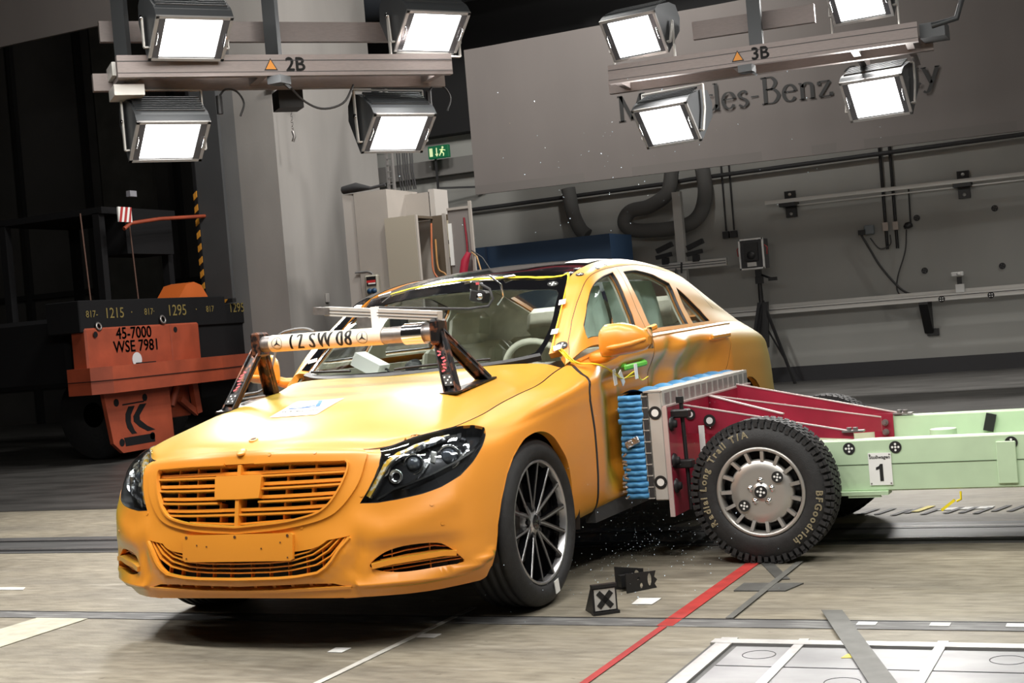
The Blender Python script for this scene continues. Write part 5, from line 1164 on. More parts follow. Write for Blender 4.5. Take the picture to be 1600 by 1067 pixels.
# honeycomb cells and aluminium frame
b=MB()
for k_ in range(10): b.box((1.075,.905,.32+.054*k_),(.030,.012,.004))
b.box((1.062,1.65,.57),(.004,1.49,.50)); b.box((1.085,1.66,.57),(.05,1.46,.49)); cc=b.build('cell_edges',ALUL,be)
b=MB()
for k_ in range(9): b.box((1.077,.902,.347+.054*k_),(.022,.004,.045))
b.build('cell_openings',DARK,be)
b=MB(); b.box((1.126,1.655,.565),(.066,1.50,.512),bev=.004); b.build('back_plate',ALUL,be)
b=MB(); b.box((1.118,1.655,.826),(.094,1.50,.008)); b.box((1.163,1.655,.790),(.006,1.5,.075)); b.build('top_angle',ALUL,be)
b=MB()
for k_ in range(15): b.box((1.1675,.97+.099*k_,.790),(.004,.072,.052))
b.build('window_pockets',ALU,be)
for z in(.725,.395):
    a=MB(); a.disc((1.125,.904,z),(0,-1,0),.032,24,.002); q=a.build('ring_target',INK,be); c=MB(); c.disc((1.125,.902,z),(0,-1,0),.018,20,.001); c.build('white_disc',WHITE,q)
# ================================================================ floodlight banks
LAMPM=emis('lamp_glow',(1,.985,.96),5)
TRIM=mat('lamp_trim',(.45,.44,.43),.35,.6)
def make_lamp():
    """local frame: face centre at origin, face normal -Y, up Z; hinged in a stirrup"""
    o=empty('floodlight'); W,H,D=.56,.42,.42
    b=MB(); 
    prof=[(0,H/2),(.06,H/2+.005),(.10,H/2+.0),(D*.75,H/2-.08),(D,H/2-.16),(D,-H/2+.13),(D*.8,-H/2+.04),(0,-H/2)]
    b.prism(prof,lambda y,z,x:Vector((x,y,z)),-W/2,W/2); hs=b.build('housing',GREYC,o)
    b=MB()
    for k_ in range(7): y=.11+k_*.032; z=H/2-(y-.10)*.27+.004; b.box((0,y,z),(W-.04,.008,.016),Matrix.Rotation(-.26,3,'X'))
    b.build('cooling_fins',GREYC,hs)
    b=MB()
    for sx in(-1,1): b.box((sx*(W/2-.012),-.006,0),(.024,.02,H))
    for sz in(-1,1): b.box((0,-.006,sz*(H/2-.012)),(W,.02,.024))
    b.build('door_frame',TRIM,o)
    RG=mat('reflector_glass',(.13,.13,.14),.2,.5)
    for sx in(-1,1): b=MB(); b.box((sx*(W/2-.048),-.006,0),(.048,.012,H-.045)); b.build('reflector_side',RG,o)
    b=MB(); b.box((0,-.005,0),(W-.15,.008,H-.075)); lp=b.build('lamp_glass',LAMPM,o)
    for sx in(-1,1): b=MB(); b.tube([(sx*(W/2-.03),-.016,-.06),(sx*(W/2-.03),-.035,-.045),(sx*(W/2-.03),-.035,.045),(sx*(W/2-.03),-.016,.06)],.005,6); b.build('latch_handle',CHROME,o)
    return o
def stirrup(o,up):
    """U bracket: crossbar at the beam, arms down to the pivot"""
proto=None
UPP={'a':[( -2.885,2.967,3.449),.915,.95],'b':[(-3.387,3.277,2.796),.93,.93],'c':[(-1.787,4.633,3.561),.95,.86],'d':[(-2.23,4.757,2.832),.95,.88]}
DNN={'a':[(-.845,6.805,3.696),-.14,.60],'b':[(-.617,6.832,2.865),-.17,.65],'c':[(1.0,7.753,3.865),-.09,.70],'d':[(1.152,7.363,2.917),-.12,.66]}
A2=Vector((-3.434,2.799,3.30)); B2=Vector((-1.685,4.719,3.30)); A3=Vector((-.943,6.333,3.30)); B3=Vector((1.661,6.597,3.30))
def place_lamp(spec,beamA,beamB,upper,label,group,power):
    global proto
    (c,yaw,pit)=spec; c=Vector(c)
    if proto is None: proto=make_lamp(); o=proto
    else: o=copy_tree(proto)
    # face -Y -> heading yaw (towards -Y rotated to +X), pitched down
    R_=Matrix.Rotation(yaw,4,'Z')@Matrix.Rotation(pit,4,'X'); o.matrix_world=Matrix.Translation(c)@R_
    tag(o,label,'floodlight',group)
    # stirrup in world-aligned yaw frame
    Ri=R_.inverted()@Matrix.Translation(-c); piv=c+(R_.to_3x3()@Vector((0,.20,0))); rt=R_.to_3x3()@Vector((1,0,0))
    zb=3.30+(.10 if upper else -.10); b=MB(); w_=.31
    pl=[piv-rt*w_,Vector((piv-rt*w_).to_tuple()[:2]+(zb,)),Vector((piv+rt*w_).to_tuple()[:2]+(zb,)),piv+rt*w_]
    for i in range(3): b.bar(Ri@pl[i],Ri@pl[i+1],.03,.012,up=Ri.to_3x3()@(Vector((0,0,1)) if i==1 else rt))
    b.build('stirrup',ALUL,o)
    b=MB(); b.lathe([(0,.012),(.02,.01),(.022,0)],Ri@(piv-rt*(w_+.004)),Ri.to_3x3()@(-rt),12); b.build('pivot_bolt',CHROME,o)
    d=bpy.data.lights.new('floodlight_beam','AREA'); d.shape='RECTANGLE'; d.size=.42; d.size_y=.36; d.energy=power; d.color=(1,.97,.93); l=bpy.data.objects.new('floodlight_beam',d); COL.objects.link(l); l.parent=o; l.location=(0,-.03,0); l.rotation_euler=(math.radians(-90),0,0)
    return o
for k_,(up,wh) in enumerate(((1,'upper left'),(0,'lower left'),(1,'upper right'),(0,'lower right'))):
    key='abcd'[k_]; place_lamp(UPP[key],A2,B2,up,'%s grey floodlight of the four on the beam marked 2B'%wh,'floodlights on the beam marked 2B',30)
    place_lamp(DNN[key],A3,B3,up,'%s bright floodlight of the four on the beam marked 3B'%wh,'floodlights on the beam marked 3B',34)
TAU=mat('taupe_aluminium',(.25,.215,.205),.45,.3,noise=.1,nscale=20,stretch=(1,1,8))
def gantry(A_,B_,txt,label,hang):
    d=(B_-A_).normalized(); n=Vector((d.y,-d.x,0)); L_=(B_-A_).length; bk=-n
    o=empty('lamp_beam',label=label,cat='beam')
    b=MB(); b.bar(A_,B_,.07,.16); b.build('front_rail',TAU,o)
    b=MB(); b.bar(A_+n*.0365+Vector((0,0,.035)),B_+n*.0365+Vector((0,0,.035)),.002,.006); b.bar(A_+n*.0365-Vector((0,0,.05)),B_+n*.0365-Vector((0,0,.05)),.002,.004); b.build('rail_groove',DARK,o)
    b=MB(); b.bar(A_-d*.12+bk*.45-Vector((0,0,.03)),B_+d*.1+bk*.45-Vector((0,0,.03)),.07,.13); b.build('rear_rail',TAU,o)
    b=MB()
    for t in(.02,.42,.97)+((.80,) if len(hang)==1 else ()): p=A_.lerp(B_,t); b.bar(p,p+bk*(1.35 if len(hang)==1 and t>.5 else .45),.06,.14)
    b.build('cross_rail',TAU,o)
    for t in hang:
        p=A_.lerp(B_,t)+bk*.50; b=MB(); b.bar(p-Vector((0,0,.03)),p+Vector((0,0,5.7)),.05,.12); b.bar(p+bk*.12+Vector((0,0,.1)),p+bk*.05+Vector((0,0,1.6)),.03,.10); b.build('hanger',GREYC,o)
    for h_ in(.42,.95):
        P_=A_.lerp(B_,.24 if len(hang)==1 else 0); b=MB(); Q_=A_.lerp(B_,.66 if len(hang)==1 else 1); b.bar(P_+Vector((0,0,h_))+bk*.75,Q_+Vector((0,0,h_))+bk*.75,.06,.16); b.build('upper_rail',TAU,o)
    b=MB(); m=A_.lerp(B_,.47)+n*.036; add_text(b,txt,.145,m+d*.10,d,(0,0,1),.001,bold=.004); b.build('beam_number',INK,o)
    b=MB(); c=m-d*.09
    tri_=[(-.045,-.035),(.045,-.035),(0,.045)]; b.prism([(x*1.18,z*1.18) for x,z in tri_],lambda x,z,q:c+d*x+Vector((0,0,z))+n*q,0,.001); b.build('warning_triangle_edge',INK,o)
    b=MB(); b.prism([(x*.9,z*.9) for x,z in tri_],lambda x,z,q:c+d*x+Vector((0,0,z))+n*q,.001,.002); b.build('warning_triangle',mat('warning_orange',(.75,.30,.03),.5),o)
    b=MB(); m=A_.lerp(B_,.46); b.box(m-Vector((0,0,.11)),(.12,.14,.06)); b.bar(m-Vector((0,0,.1)),m-Vector((0,0,.17))+d*.08,.03,.02); b.build('rail_latch',GREYC,o)
    return o
g1=gantry(A2,B2,'2B','aluminium lamp beam with an orange warning triangle and the number 2B',(.05,.5)); g2=gantry(A3,B3,'3B','aluminium lamp beam with an orange warning triangle and the number 3B',(.47,))
for A_,nm in((A2,'left'),):
    b=MB(); b.box(A_+Vector((-.16,.28,.02)),(.22,.30,.10),Matrix.Rotation(.83,3,'Z')); b.box(A_+Vector((-.14,.26,-.14)),(.22,.30,.08),Matrix.Rotation(.83,3,'Z')); b.build('end_block',ALUL,g1)
b=MB(); b.box(B3+Vector((.10,.25,.02)),(.2,.3,.12)); b.tube([B3+Vector((.1,.1,.05)),B3+Vector((.30,.1,.08)),B3+Vector((.36,.12,.25)),B3+Vector((.22,.15,.42)),B3+Vector((.05,.15,.45))],.025,8); b.build('cable_box',GREYC,g2)
# cables at the lamps
for c in((-3.15,3.62,3.0),(-2.05,5.0,3.03)):
    b=MB(); b.cyl(Vector(c),Vector(c)+Vector((0,0,.14)),.025,n=10); b.tube([Vector(q) for q in cr(np.array([(c[0]+p[0],c[1]+p[1],c[2]+p[2]) for p in((0,0,.13),(.04,.04,.19),(.10,.10,.17),(.13,.14,.08),(.10,.12,-.02))]),np.linspace(0,4,17))],.008,6); b.build('lamp_plug',BLACK,g1)
b=MB(); b.tube([Vector(q) for q in cr(np.array([(-2.75,4.0,3.2),(-2.68,4.1,3.08),(-2.58,4.2,3.02),(-2.45,4.3,3.06),(-2.38,4.36,3.2)]),np.linspace(0,4,20))],.009,6); b.build('hanging_cable',DARK,g1)
b=MB(); b.box((-3.0,4.35,3.16),(.20,.22,.15),Matrix.Rotation(.83,3,'Z')); b.build('black_box',BLACK,g1)
# ================================================================ banner, wall fittings, background things
BAN=mat('grey_banner_cloth',(.150,.134,.127),.85,noise=.08,nscale=1.5,stretch=(1,1,.3))
YB=12.0
def atY(px,py,Y):  # survey helper values are baked below
    pass
# banner hung along the hall; corner heights differ slightly left to right
b=MB(); nx,nz=60,12; X0,X1=-5.073,8.6; vs=[]
zt=lambda x:4.955+(x-X0)*.005; zb=lambda x:2.984+(x-X0)*-.009
for i in range(nx+1):
    x=X0+(X1-X0)*i/nx
    for j in range(nz+1):
        t=j/nz; z=zb(x)+(zt(x)-zb(x))*t; vs.append((x,YB+.010*math.sin(i*.55+.3*t)+.006*math.sin(i*1.3),z))
b.add(vs,[(i*(nz+1)+j,(i+1)*(nz+1)+j,(i+1)*(nz+1)+j+1,i*(nz+1)+j+1) for i in range(nx) for j in range(nz)],True)
bn_=b.build('cloth',BAN,None,fix=False)
banner=empty('banner',label='large grey cloth banner with dark serif lettering hung in front of the back wall',cat='banner'); bn_.parent=banner
b=MB(); b.bar((X0,YB+.02,zb(X0)+.06),(X1,YB+.02,zb(X1)+.06),.05,.12); b.build('weighted_hem',mat('hem_cloth',(.13,.118,.111),.85),banner)
# serif lettering drawn with a broad nib
def nib(mb,pts,thick,thin,org,sc,slant=0):
    A=np.array(pts,float); n=len(A); A=cr(A,np.linspace(0,n-1,(n-1)*6+1)) if n>2 else np.array([A[0]+(A[1]-A[0])*t for t in np.linspace(0,1,3)])
    T=np.gradient(A,axis=0); L_=np.linalg.norm(T,axis=1)+1e-9; w_=thin+(thick-thin)*(np.abs(T[:,1])/L_)**1.5
    Nn=np.stack([-T[:,1],T[:,0]],1)/L_[:,None]; l=A+Nn*w_[:,None]/2; r=A-Nn*w_[:,None]/2; vs=[]
    for p in np.concatenate([l,r]): vs.append((org[0]+p[0]*sc*1.22,org[1],org[2]+p[1]*sc))
    k=len(A); mb.add(vs,[(i,i+1,k+i+1,k+i) for i in range(k-1)])
arc=lambda cx,cy,rx,ry,a0,a1,n=9:[(cx+rx*math.cos(math.radians(a0+(a1-a0)*i/(n-1))),cy+ry*math.sin(math.radians(a0+(a1-a0)*i/(n-1)))) for i in range(n)]
S=.11; s_=.03
def serif(x,y,w_=.13): return [(x-w_,y),(x+w_,y)]
GL={ # advance, strokes (thick)
'M':(1.0,[[(.14,0),(.14,.98)],[(.14,.98),(.48,.05)],[(.48,.05),(.82,.98)],[(.84,0),(.84,.98)],serif(.14,.015,.12),serif(.84,.015,.14),serif(.10,.985,.08),serif(.88,.985,.08)]),
'e':(.50,[arc(.25,.31,.185,.30,10,325,16),[(.08,.36),(.43,.36)]]),
'r':(.38,[[(.13,0),(.13,.58)],[(.13,.45),(.20,.56),(.33,.58)],serif(.13,.015,.10),[(.03,.60),(.13,.60)]]),
'c':(.46,[arc(.25,.31,.185,.30,50,320,14)]),
'd':(.56,[arc(.24,.31,.18,.29,65,340,14),[(.43,0.02),(.43,1.0)],[(.33,.99),(.43,.99)],[(.43,.015),(.52,.03)]]),
's':(.40,[[(.33,.50),(.22,.60),(.09,.50),(.12,.38),(.28,.26),(.32,.12),(.20,.01),(.06,.10)]]),
'-':(.34,[[(.05,.34),(.29,.34)]]),
'B':(.66,[[(.16,0),(.16,.98)],[(.16,.97),(.38,.96),(.50,.76),(.38,.55),(.18,.53)],[(.18,.53),(.42,.52),(.57,.28),(.42,.03),(.16,.02)],serif(.13,.015,.09),serif(.13,.98,.09)]),
'n':(.58,[[(.13,0),(.13,.58)],[(.13,.46),(.25,.60),(.40,.56),(.43,.40),(.43,0)],serif(.13,.015,.10),serif(.43,.015,.10),[(.03,.60),(.13,.60)]]),
'z':(.46,[[(.06,.58),(.40,.58)],[(.39,.57),(.07,.04)],[(.05,.03),(.41,.03)],[(.07,.58),(.06,.46)],[(.41,.03),(.42,.16)]]),
'S':(.56,[[(.45,.82),(.30,.98),(.11,.84),(.14,.62),(.38,.42),(.45,.20),(.28,.01),(.08,.18)]]),
'a':(.50,[[(.09,.47),(.22,.60),(.36,.50),(.36,.05),(.46,.04)],[(.36,.36),(.14,.28),(.09,.14),(.18,.02),(.36,.14)]]),
'f':(.34,[[(.14,0),(.14,.75),(.22,.97),(.34,.92)],serif(.14,.015,.10),[(.02,.60),(.30,.60)]]),
't':(.34,[[(.14,.85),(.14,.10),(.22,.01),(.32,.08)],[(.02,.60),(.30,.60)]]),
'y':(.54,[[(.08,.60),(.27,.04)],[(.47,.60),(.24,-.10),(.14,-.27),(.04,-.22)],serif(.08,.60,.08),serif(.47,.60,.07)]),
' ':(.34,[])}
def banner_text(t,x,z,sc,slope):
    b=MB()
    for i,ch in enumerate(t):
        adv,st=GL[ch]
        for q in st:
            th=.125 if ch in 'MBS' else .115
            nib(b,q,th,.042,(x,YB-.020-.0002*i,z),sc)
        x+=adv*sc*1.22; z+=slope*adv*sc*1.22
    return b.build('banner_lettering',INK,banner,fix=False)
banner_text('Mercedes-Benz Safety',-2.93,3.68,.333,-.021)
# tarpaulin at the upper left
b=MB(); b.prism([(-13.5,5.38),(-8.30,5.42),(-8.25,7.0),(-13.5,7.0)],lambda x,z,c:Vector((x,c,z)),8.95,9.0); tp=b.build('tarpaulin',BAN); tag(tp,'grey tarpaulin edge hanging in the upper left corner','tarpaulin')
# dark sheet added above the exit sign; upper wall's shade is its colour
b=MB(); b.box((.2,YF-.15,6.65),(17.6,.3,4.7)); struct(b.build('trim_11',mat('upper_wall_shade',(.012,.012,.013),.8)))
b=MB(); b.box((-6.0,YF-.10,3.80),(5.2,.2,.26)); struct(b.build('trim_12',mat('ledge_grey',(.24,.23,.22),.6)))
# emergency exit sign
ex=empty('exit_sign',(-6.93,YF-.55,4.0),label='green emergency exit sign with a running figure and arrow on a bracket',cat='exit sign')
b=MB(); b.box((0,0,0),(.36,.08,.20),bev=.008); b.build('sign_box',mat('sign_green',(.01,.12,.05),.5,emit=(.01,.2,.08),emit_s=.25),ex)
b=MB(); LIT=mat('sign_lit',(.75,.85,.5),.5,emit=(.75,.9,.45),emit_s=.5)
b.box((-.125,-.042,0),(.055,.004,.13)); b.box((-.025,-.042,.015),(.018,.004,.10)); b.prism([(-.055,-.03),(.005,-.03),(-.025,-.075)],lambda x,z,c:Vector((x,c,z)),-.045,-.041)
b.cyl((.085,-.041,.06),(.085,-.045,.06),.018,n=12); b.bar((.08,-.043,.035),(.055,-.043,-.01),.005,.03,up=(1,0,0)); b.bar((.06,-.043,-.005),(.10,-.043,-.035),.005,.018,up=(1,0,0)); b.bar((.055,-.043,-.01),(.02,-.043,-.065),.005,.018,up=(1,0,0)); b.bar((.10,-.043,-.035),(.09,-.043,-.075),.005,.016,up=(1,0,0)); b.bar((.075,-.043,.03),(.13,-.043,.01),.005,.014,up=(1,0,0)); b.bar((.07,-.043,.025),(.03,-.043,.03),.005,.014,up=(1,0,0))
b.build('pictogram',LIT,ex)
b=MB(); b.bar((-.10,.05,-.08),(-.10,.05,-.58),.03,.03); b.bar((-.10,.05,-.56),(.55,.3,-.60),.03,.03); b.bar((.55,.3,-.60),(.55,.55,-.60),.03,.03); b.build('sign_bracket',DARK,ex)
# wall pipes and ducts
b=MB(); b.tube([(-8.4,YF-.12,3.05),(-3.4,YF-.12,3.10),(-3.0,YF-.12,3.12),(8.9,YF-.12,3.25)],.032,10); tag(b.build('wall_pipe',DARK),'long dark pipe running along the wall under the banner','pipe')
DUC=mat('duct_grey',(.15,.15,.146),.8)
b=MB(); A_=np.array([(-2.75,YF-.3,3.4),(-2.72,YF-.3,2.9),(-2.85,YF-.3,2.55),(-3.15,YF-.3,2.42),(-3.7,YF-.3,2.42),(-3.95,YF-.3,2.48),(-4.02,YF-.3,2.6),(-3.9,YF-.3,2.74),(-3.6,YF-.3,2.78),(-3.3,YF-.3,2.95),(-3.2,YF-.3,3.3)]); b.tube([Vector(q) for q in cr(A_,np.linspace(0,len(A_)-1,len(A_)*5))],.11,14); tag(b.build('air_duct',DUC),'bent grey air duct loop on the wall behind the white mast','duct')
b=MB(); A_=np.array([(-4.9,YF-.28,3.2),(-4.85,YF-.28,2.8),(-4.75,YF-.28,2.55),(-4.65,YF-.28,2.45)]); b.tube([Vector(q) for q in cr(A_,np.linspace(0,len(A_)-1,len(A_)*5))],.11,14); tag(b.build('air_duct',DUC),'short grey duct stub hanging left of the looped duct','duct')
for x,nm in((-2.52,'left'),(-2.40,'right')):
    b=MB(); b.cyl((x,YF-.06,3.4),(x,YF-.06,2.30),.013,n=8); b.box((x,YF-.08,2.24),(.09,.08,.10)); tag(b.build('cable_drop',DARK),'%s one of two thin conduits ending in black plugs beside the mast'%nm,'conduit','thin conduits beside the mast')
for x,nm in((-.20,'left'),(-.06,'right')):
    o=empty('conduit',(x,YF-.05,0),label='%s one of two dark conduits with a pale junction box under the upper rail'%nm,cat='conduit',group='dark conduits under the upper rail')
    b=MB(); b.cyl((0,0,3.4),(0,0,1.80),.022,n=10); b.build('tube',BLACK,o); b=MB(); b.box((0,-.03,2.12),(.075,.06,.12),bev=.006); b.build('junction_box',mat('pale_box',(.55,.47,.42),.6),o)
o=empty('wall_socket',(-.43,YF-.06,2.10),label='grey wall socket with a black plug left of the junction boxes',cat='socket'); b=MB(); b.box((0,0,0),(.13,.10,.13),bev=.01); b.build('socket_box',mat('socket_grey',(.22,.25,.27),.5),o); b=MB(); b.box((-.10,-.03,-.03),(.10,.08,.07)); b.build('plug',BLACK,o)
o=empty('hanging_socket',(.12,YF-.07,2.10),label='black hanging socket right of the junction boxes',cat='socket'); b=MB(); b.cyl((.04,0,.55),(.03,0,.02),.012,n=8); b.lathe([(0,0),(.06,.01),(.065,.05),(.03,.09)],(0,0,-.04),(-.2,0,1),14); b.build('socket_body',BLACK,o)
CB=mat('cable_rubber',(.05,.05,.05),.6)
def cable(pts,r,label,name='wall_cable',m=None):
    A=np.array(pts,float); t=np.linspace(0,len(A)-1,len(A)*5); b=MB(); b.tube([Vector(q) for q in cr(A,t)],r,7); return tag(b.build(name,m or CB),label,'cable')
cable([(-.55,YF-.1,2.05),(-.45,YF-.1,1.85),(-.30,YF-.1,1.55),(-.05,YF-.1,1.22),(.15,YF-.1,1.12),(.5,YF-.14,1.06)],.016,'thick black cable sagging from the wall socket to the lower rail')
cable([(.09,YF-.1,2.05),(.05,YF-.1,1.75),(-.08,YF-.1,1.40),(-.10,YF-.1,1.2),(.0,YF-.12,1.06)],.010,'thin cable from the hanging socket down to the lower rail')
cable([(-.42,YF-.1,1.98),(-.30,YF-.1,1.82),(-.15,YF-.1,1.86),(-.14,YF-.1,2.0)],.009,'short looped cable under the grey wall socket')
# rails on the wall
ur=empty('wall_rail',label='upper white aluminium rail fixed to the wall with black brackets',cat='rail')
b=MB(); b.box((3.5,YF-.25,2.63),(10.7,.06,.055)); b.build('rail_profile',ALUL,ur); b=MB(); b.box((3.65,YF-.12,2.56),(10.2,.03,.018)); b.build('rail_lower_lip',ALUL,ur)
for x in(-1.53,.90,3.4):
    b=MB(); b.box((x,YF-.03,2.59),(.16,.05,.38)); b.box((x,YF-.15,2.58),(.24,.24,.06)); q=b.build('rail_bracket',BLACK,ur)
    b=MB(); 
    for z in(2.73,2.45): b.lathe([(0,.02),(.02,.015),(.025,0)],(x,YF-.056,z),(0,-1,0),12)
    b.build('bracket_bolts',ALUL,q)
lr=empty('wall_rail',label='long lower double aluminium rail along the wall behind the tripod',cat='rail')
b=MB(); b.box((2.7,YF-.32,1.06),(11.6,.10,.09)); b.build('rail_profile',ALUL,lr); b=MB(); b.box((2.7,YF-.22,1.13),(11.6,.06,.045)); b.build('rear_profile',ALUL,lr); b=MB(); b.box((2.7,YF-.375,1.075),(11.6,.006,.008)); b.build('rail_groove',DARK,lr)
b=MB(); b.prism([(0,.0),(-.40,.0),(-.40,-.03),(-.06,-.44),(0,-.44)],lambda y,z,x:Vector((x,YF+y,1.01+z)),.22,.34); b.box((.33,YF-.02,.58),(.16,.04,.10)); b.build('rail_bracket',BLACK,lr)
for x in(.53,1.18): 
    b=MB(); b.disc((x,YF-.372,1.035),(0,-1,0),.045,20,.004); o=b.build('calibration_target',INK,lr); c=MB(); 
    for k_ in range(4):
        a=PI/4+k_*PI/2; c.disc((x+.022*math.cos(a),YF-.377,1.035+.022*math.sin(a)),(0,-1,0),.009,8,.001)
    c.build('target_dots',WHITE,o)
b=MB(); b.box((-4.4,YF-.3,1.05),(2.6,.08,.08)); tag(b.build('rail_extension',ALUL),'short rail piece continuing behind the car roof','rail')
cb=empty('rail_camera',(.78,YF-.33,1.12),label='small white camera clamped on the lower wall rail',cat='camera')
b=MB(); b.box((0,0,.04),(.11,.08,.12)); b.build('clamp',WHITE,cb); b=MB(); b.box((0,0,.14),(.06,.06,.12)); b.build('neck',BLACK,cb); b=MB(); b.box((-.02,-.02,.24),(.16,.10,.06),bev=.01); b.lathe([(0,.03),(.022,.03),(.024,0)],(0,-.07,.24),(0,-1,0),12); b.build('camera_head',WHITE,cb)
for i,(x,z,nm) in enumerate(((.28,1.45,'lower left'),(.23,2.20,'upper left'),(1.32,1.42,'lower right'),(1.28,2.22,'upper right'))):
    o=empty('wall_target',(x,YF-.01,z),label='%s round black and grey calibration mark on the wall'%nm,cat='calibration mark'); b=MB(); b.disc((0,0,0),(0,-1,0),.045,20,.004); b.build('disc',DARK,o); c=MB()
    for k_ in range(4):
        a=k_*PI/2+.4; c.bar((.012*math.cos(a),-.005,.012*math.sin(a)),(.035*math.cos(a),-.005,.035*math.sin(a)),.002,.012,up=(0,1,0))
    c.build('marks',mat('mark_grey',(.3,.3,.3),.6),o)
# white mast with cross arm and two small cameras
ms=empty('camera_mast',(-3.08,YF-.55,0),label='white aluminium mast with a cross arm standing before the wall',cat='mast')
b=MB(); b.box((0,0,1.46),(.13,.10,2.92)); b.build('post',ALUL,ms); b=MB(); b.box((.05,-.09,1.83),(1.30,.06,.11)); b.build('cross_arm',ALUL,ms)
b=MB()
for dz in(.018,-.018): b.box((.05,-.122,1.83+dz),(1.28,.004,.010))
b.build('arm_groove',DARK,ms)
b=MB(); b.bar((.03,-.14,1.88),(.02,-.15,1.72),.02,.02); b.bar((-.06,-.14,1.80),(-.09,-.15,1.66),.02,.02); b.build('clamp_lever',BLACK,ms)
for x,nm in((-.22,'left'),(.25,'right')):
    o=empty('mast_camera',(-3.08+x,YF-.66,1.92),label='%s one of two small black cameras on the mast arm'%nm,cat='camera',group='cameras on the mast arm')
    b=MB(); b.box((0,0,.20),(.26,.08,.07),Matrix.Rotation(-.35,3,'Y')); b.build('camera_body',BLACK,o); b=MB(); b.box((-.02,0,.08),(.24,.07,.06),Matrix.Rotation(-.15,3,'Y')); b.box((0,0,.0),(.10,.06,.10)); b.build('camera_mount',BLACK,o)
# tripod camera
tc_=empty('tripod',(-1.95,YF-.55,0),label='tall black tripod standing before the back wall',cat='tripod')
for k_,(dx,dy) in enumerate(((.42,-.10),(-.20,-.35),(-.10,.32))):
    b=MB(); b.bar((.02,0,1.22),(dx,dy,0.0),.035,.035); b.build('leg',BLACK,tc_)
b=MB(); b.tube([(.0,0,.85),(.0,0,1.28),(0,0,1.5)],[.02,.035,.03],12); b.bar((.05,0,.82),(.33,-.06,.28),.02,.02); b.build('centre_column',BLACK,tc_)
b=MB(); b.prism([(-.05,1.20),(.10,1.20),(.06,.55),(-.10,.45),(-.22,.45),(-.12,.9)],lambda x,z,y:Vector((x,y,z)),-.03,.03); b.build('ballast_bag',BLACK,tc_)
b=MB(); b.box((0,0,1.52),(.10,.10,.10)); b.box((0,-.02,1.62),(.08,.08,.10)); b.bar((.02,0,1.60),(.22,-.1,1.52),.025,.025); b.box((.22,-.1,1.52),(.12,.05,.05)); b.build('tripod_head',BLACK,tc_)
hc=empty('boxed_camera',(-1.99,YF-.62,1.90),label='camera in a clear white-edged housing on top of the tripod',cat='camera')
b=MB()
for sx in(-1,1): b.box((sx*.17,-.1,0),(.022,.03,.44))
for sz in(-1,1): b.box((0,-.1,sz*.21),(.36,.03,.022))
b.build('housing_frame',WHITE,hc)
b=MB(); b.box((0,.06,0),(.34,.3,.42)); b.build('housing_box',mat('smoked_housing',(.05,.05,.055),.3),hc)
b=MB(); b.box((0,-.11,.03),(.20,.06,.26)); b.lathe([(0,.03),(.05,.03),(.06,0)],(0,-.14,-.02),(0,-1,0),20); b.build('camera_body',BLACK,hc); b=MB(); b.box((.0,-.115,-.15),(.13,.03,.06)); b.build('connector',ALUL,hc)
for sx in(-1,1): b=MB(); b.tube([(sx*.18,-.05,.12),(sx*.22,-.05,.08),(sx*.21,-.05,-.02)],.008,6); b.build('red_strap',mat('strap_red',(.4,.03,.03),.5),hc)
# blue container
b=MB(); b.box((-4.93,13.7,1.17),(2.54,.9,2.34)); bo=b.build('container_body',mat('blue_container_paint',(.010,.034,.078),.6)); ct=empty('blue_container',label='dark blue container behind the car roof',cat='container'); bo.parent=ct
b=MB(); b.box((-5.58,13.24,1.17),(.03,.03,2.34)); b.build('corner_seam',mat('blue_dark',(.006,.02,.05),.5),ct)
# switch cabinets
BEI=mat('beige_cabinet',(.40,.365,.33),.55,noise=.06,nscale=3)
k1=empty('switch_cabinet',label='tall pale grey cabinet with a wall socket box on its front',cat='cabinet')
b=MB(); b.box((-5.40,10.1,1.48),(.46,.8,2.96)); b.build('cabinet_body',BEI,k1); b=MB(); b.box((-5.73,9.98,1.48),(.16,.5,2.96)); b.box((-4.80,10.35,1.48),(.08,.36,2.92)); b.build('corner_post',mat('cabinet_trim',(.46,.43,.40),.5),k1)
b=MB(); b.box((-5.0,10.35,1.46),(.34,.36,2.9)); b.build('side_panel',BEI,k1)
b=MB(); b.tube([(-5.70,9.70,1.985),(-5.52,9.70,1.985),(-5.46,9.70,1.96),(-5.45,9.70,1.90)],.012,8); b.build('conduit_pipe',mat('pipe_grey',(.2,.2,.2),.5),k1)
b=MB(); b.tube([(-5.8,9.75,3.02),(-5.6,9.72,3.03),(-5.4,9.74,3.0),(-5.2,9.75,3.02)],[.05,.06,.02,.02],8); b.build('tarp_roll',DARK,k1)
sb=empty('socket_box',(-5.44,9.655,1.80),label='small socket box with red display and two blue sockets on the pale cabinet',cat='socket')
b=MB(); b.box((0,0,0),(.19,.08,.27),bev=.02); b.build('box',mat('socket_body',(.36,.34,.28),.5),sb); b=MB(); b.box((.01,-.045,.06),(.13,.012,.11)); b.build('display',BLACK,sb); b=MB(); b.box((.01,-.053,.055),(.12,.004,.03)); b.build('red_strip',mat('red_panel',(.6,.03,.03),.5),sb); b=MB(); b.box((.02,-.053,.03),(.10,.004,.018)); b.build('white_strip',WHITE,sb)
for sx in(-1,1): b=MB(); b.lathe([(0,.03),(.03,.028),(.034,0)],(.01+sx*.032,-.04,-.06),(0,-1,-.2),14); b.build('blue_socket',mat('socket_blue',(.01,.05,.12),.5),sb)
k2=empty('open_cabinet',label='beige electrical cabinet with its door open, showing red cables',cat='cabinet')
MB_=MB; b=MB(); b.box((-4.98,9.65,1.30),(.42,.04,2.60)); b.build('front_panel',mat('beige_panel',(.40,.36,.29),.55),k2)
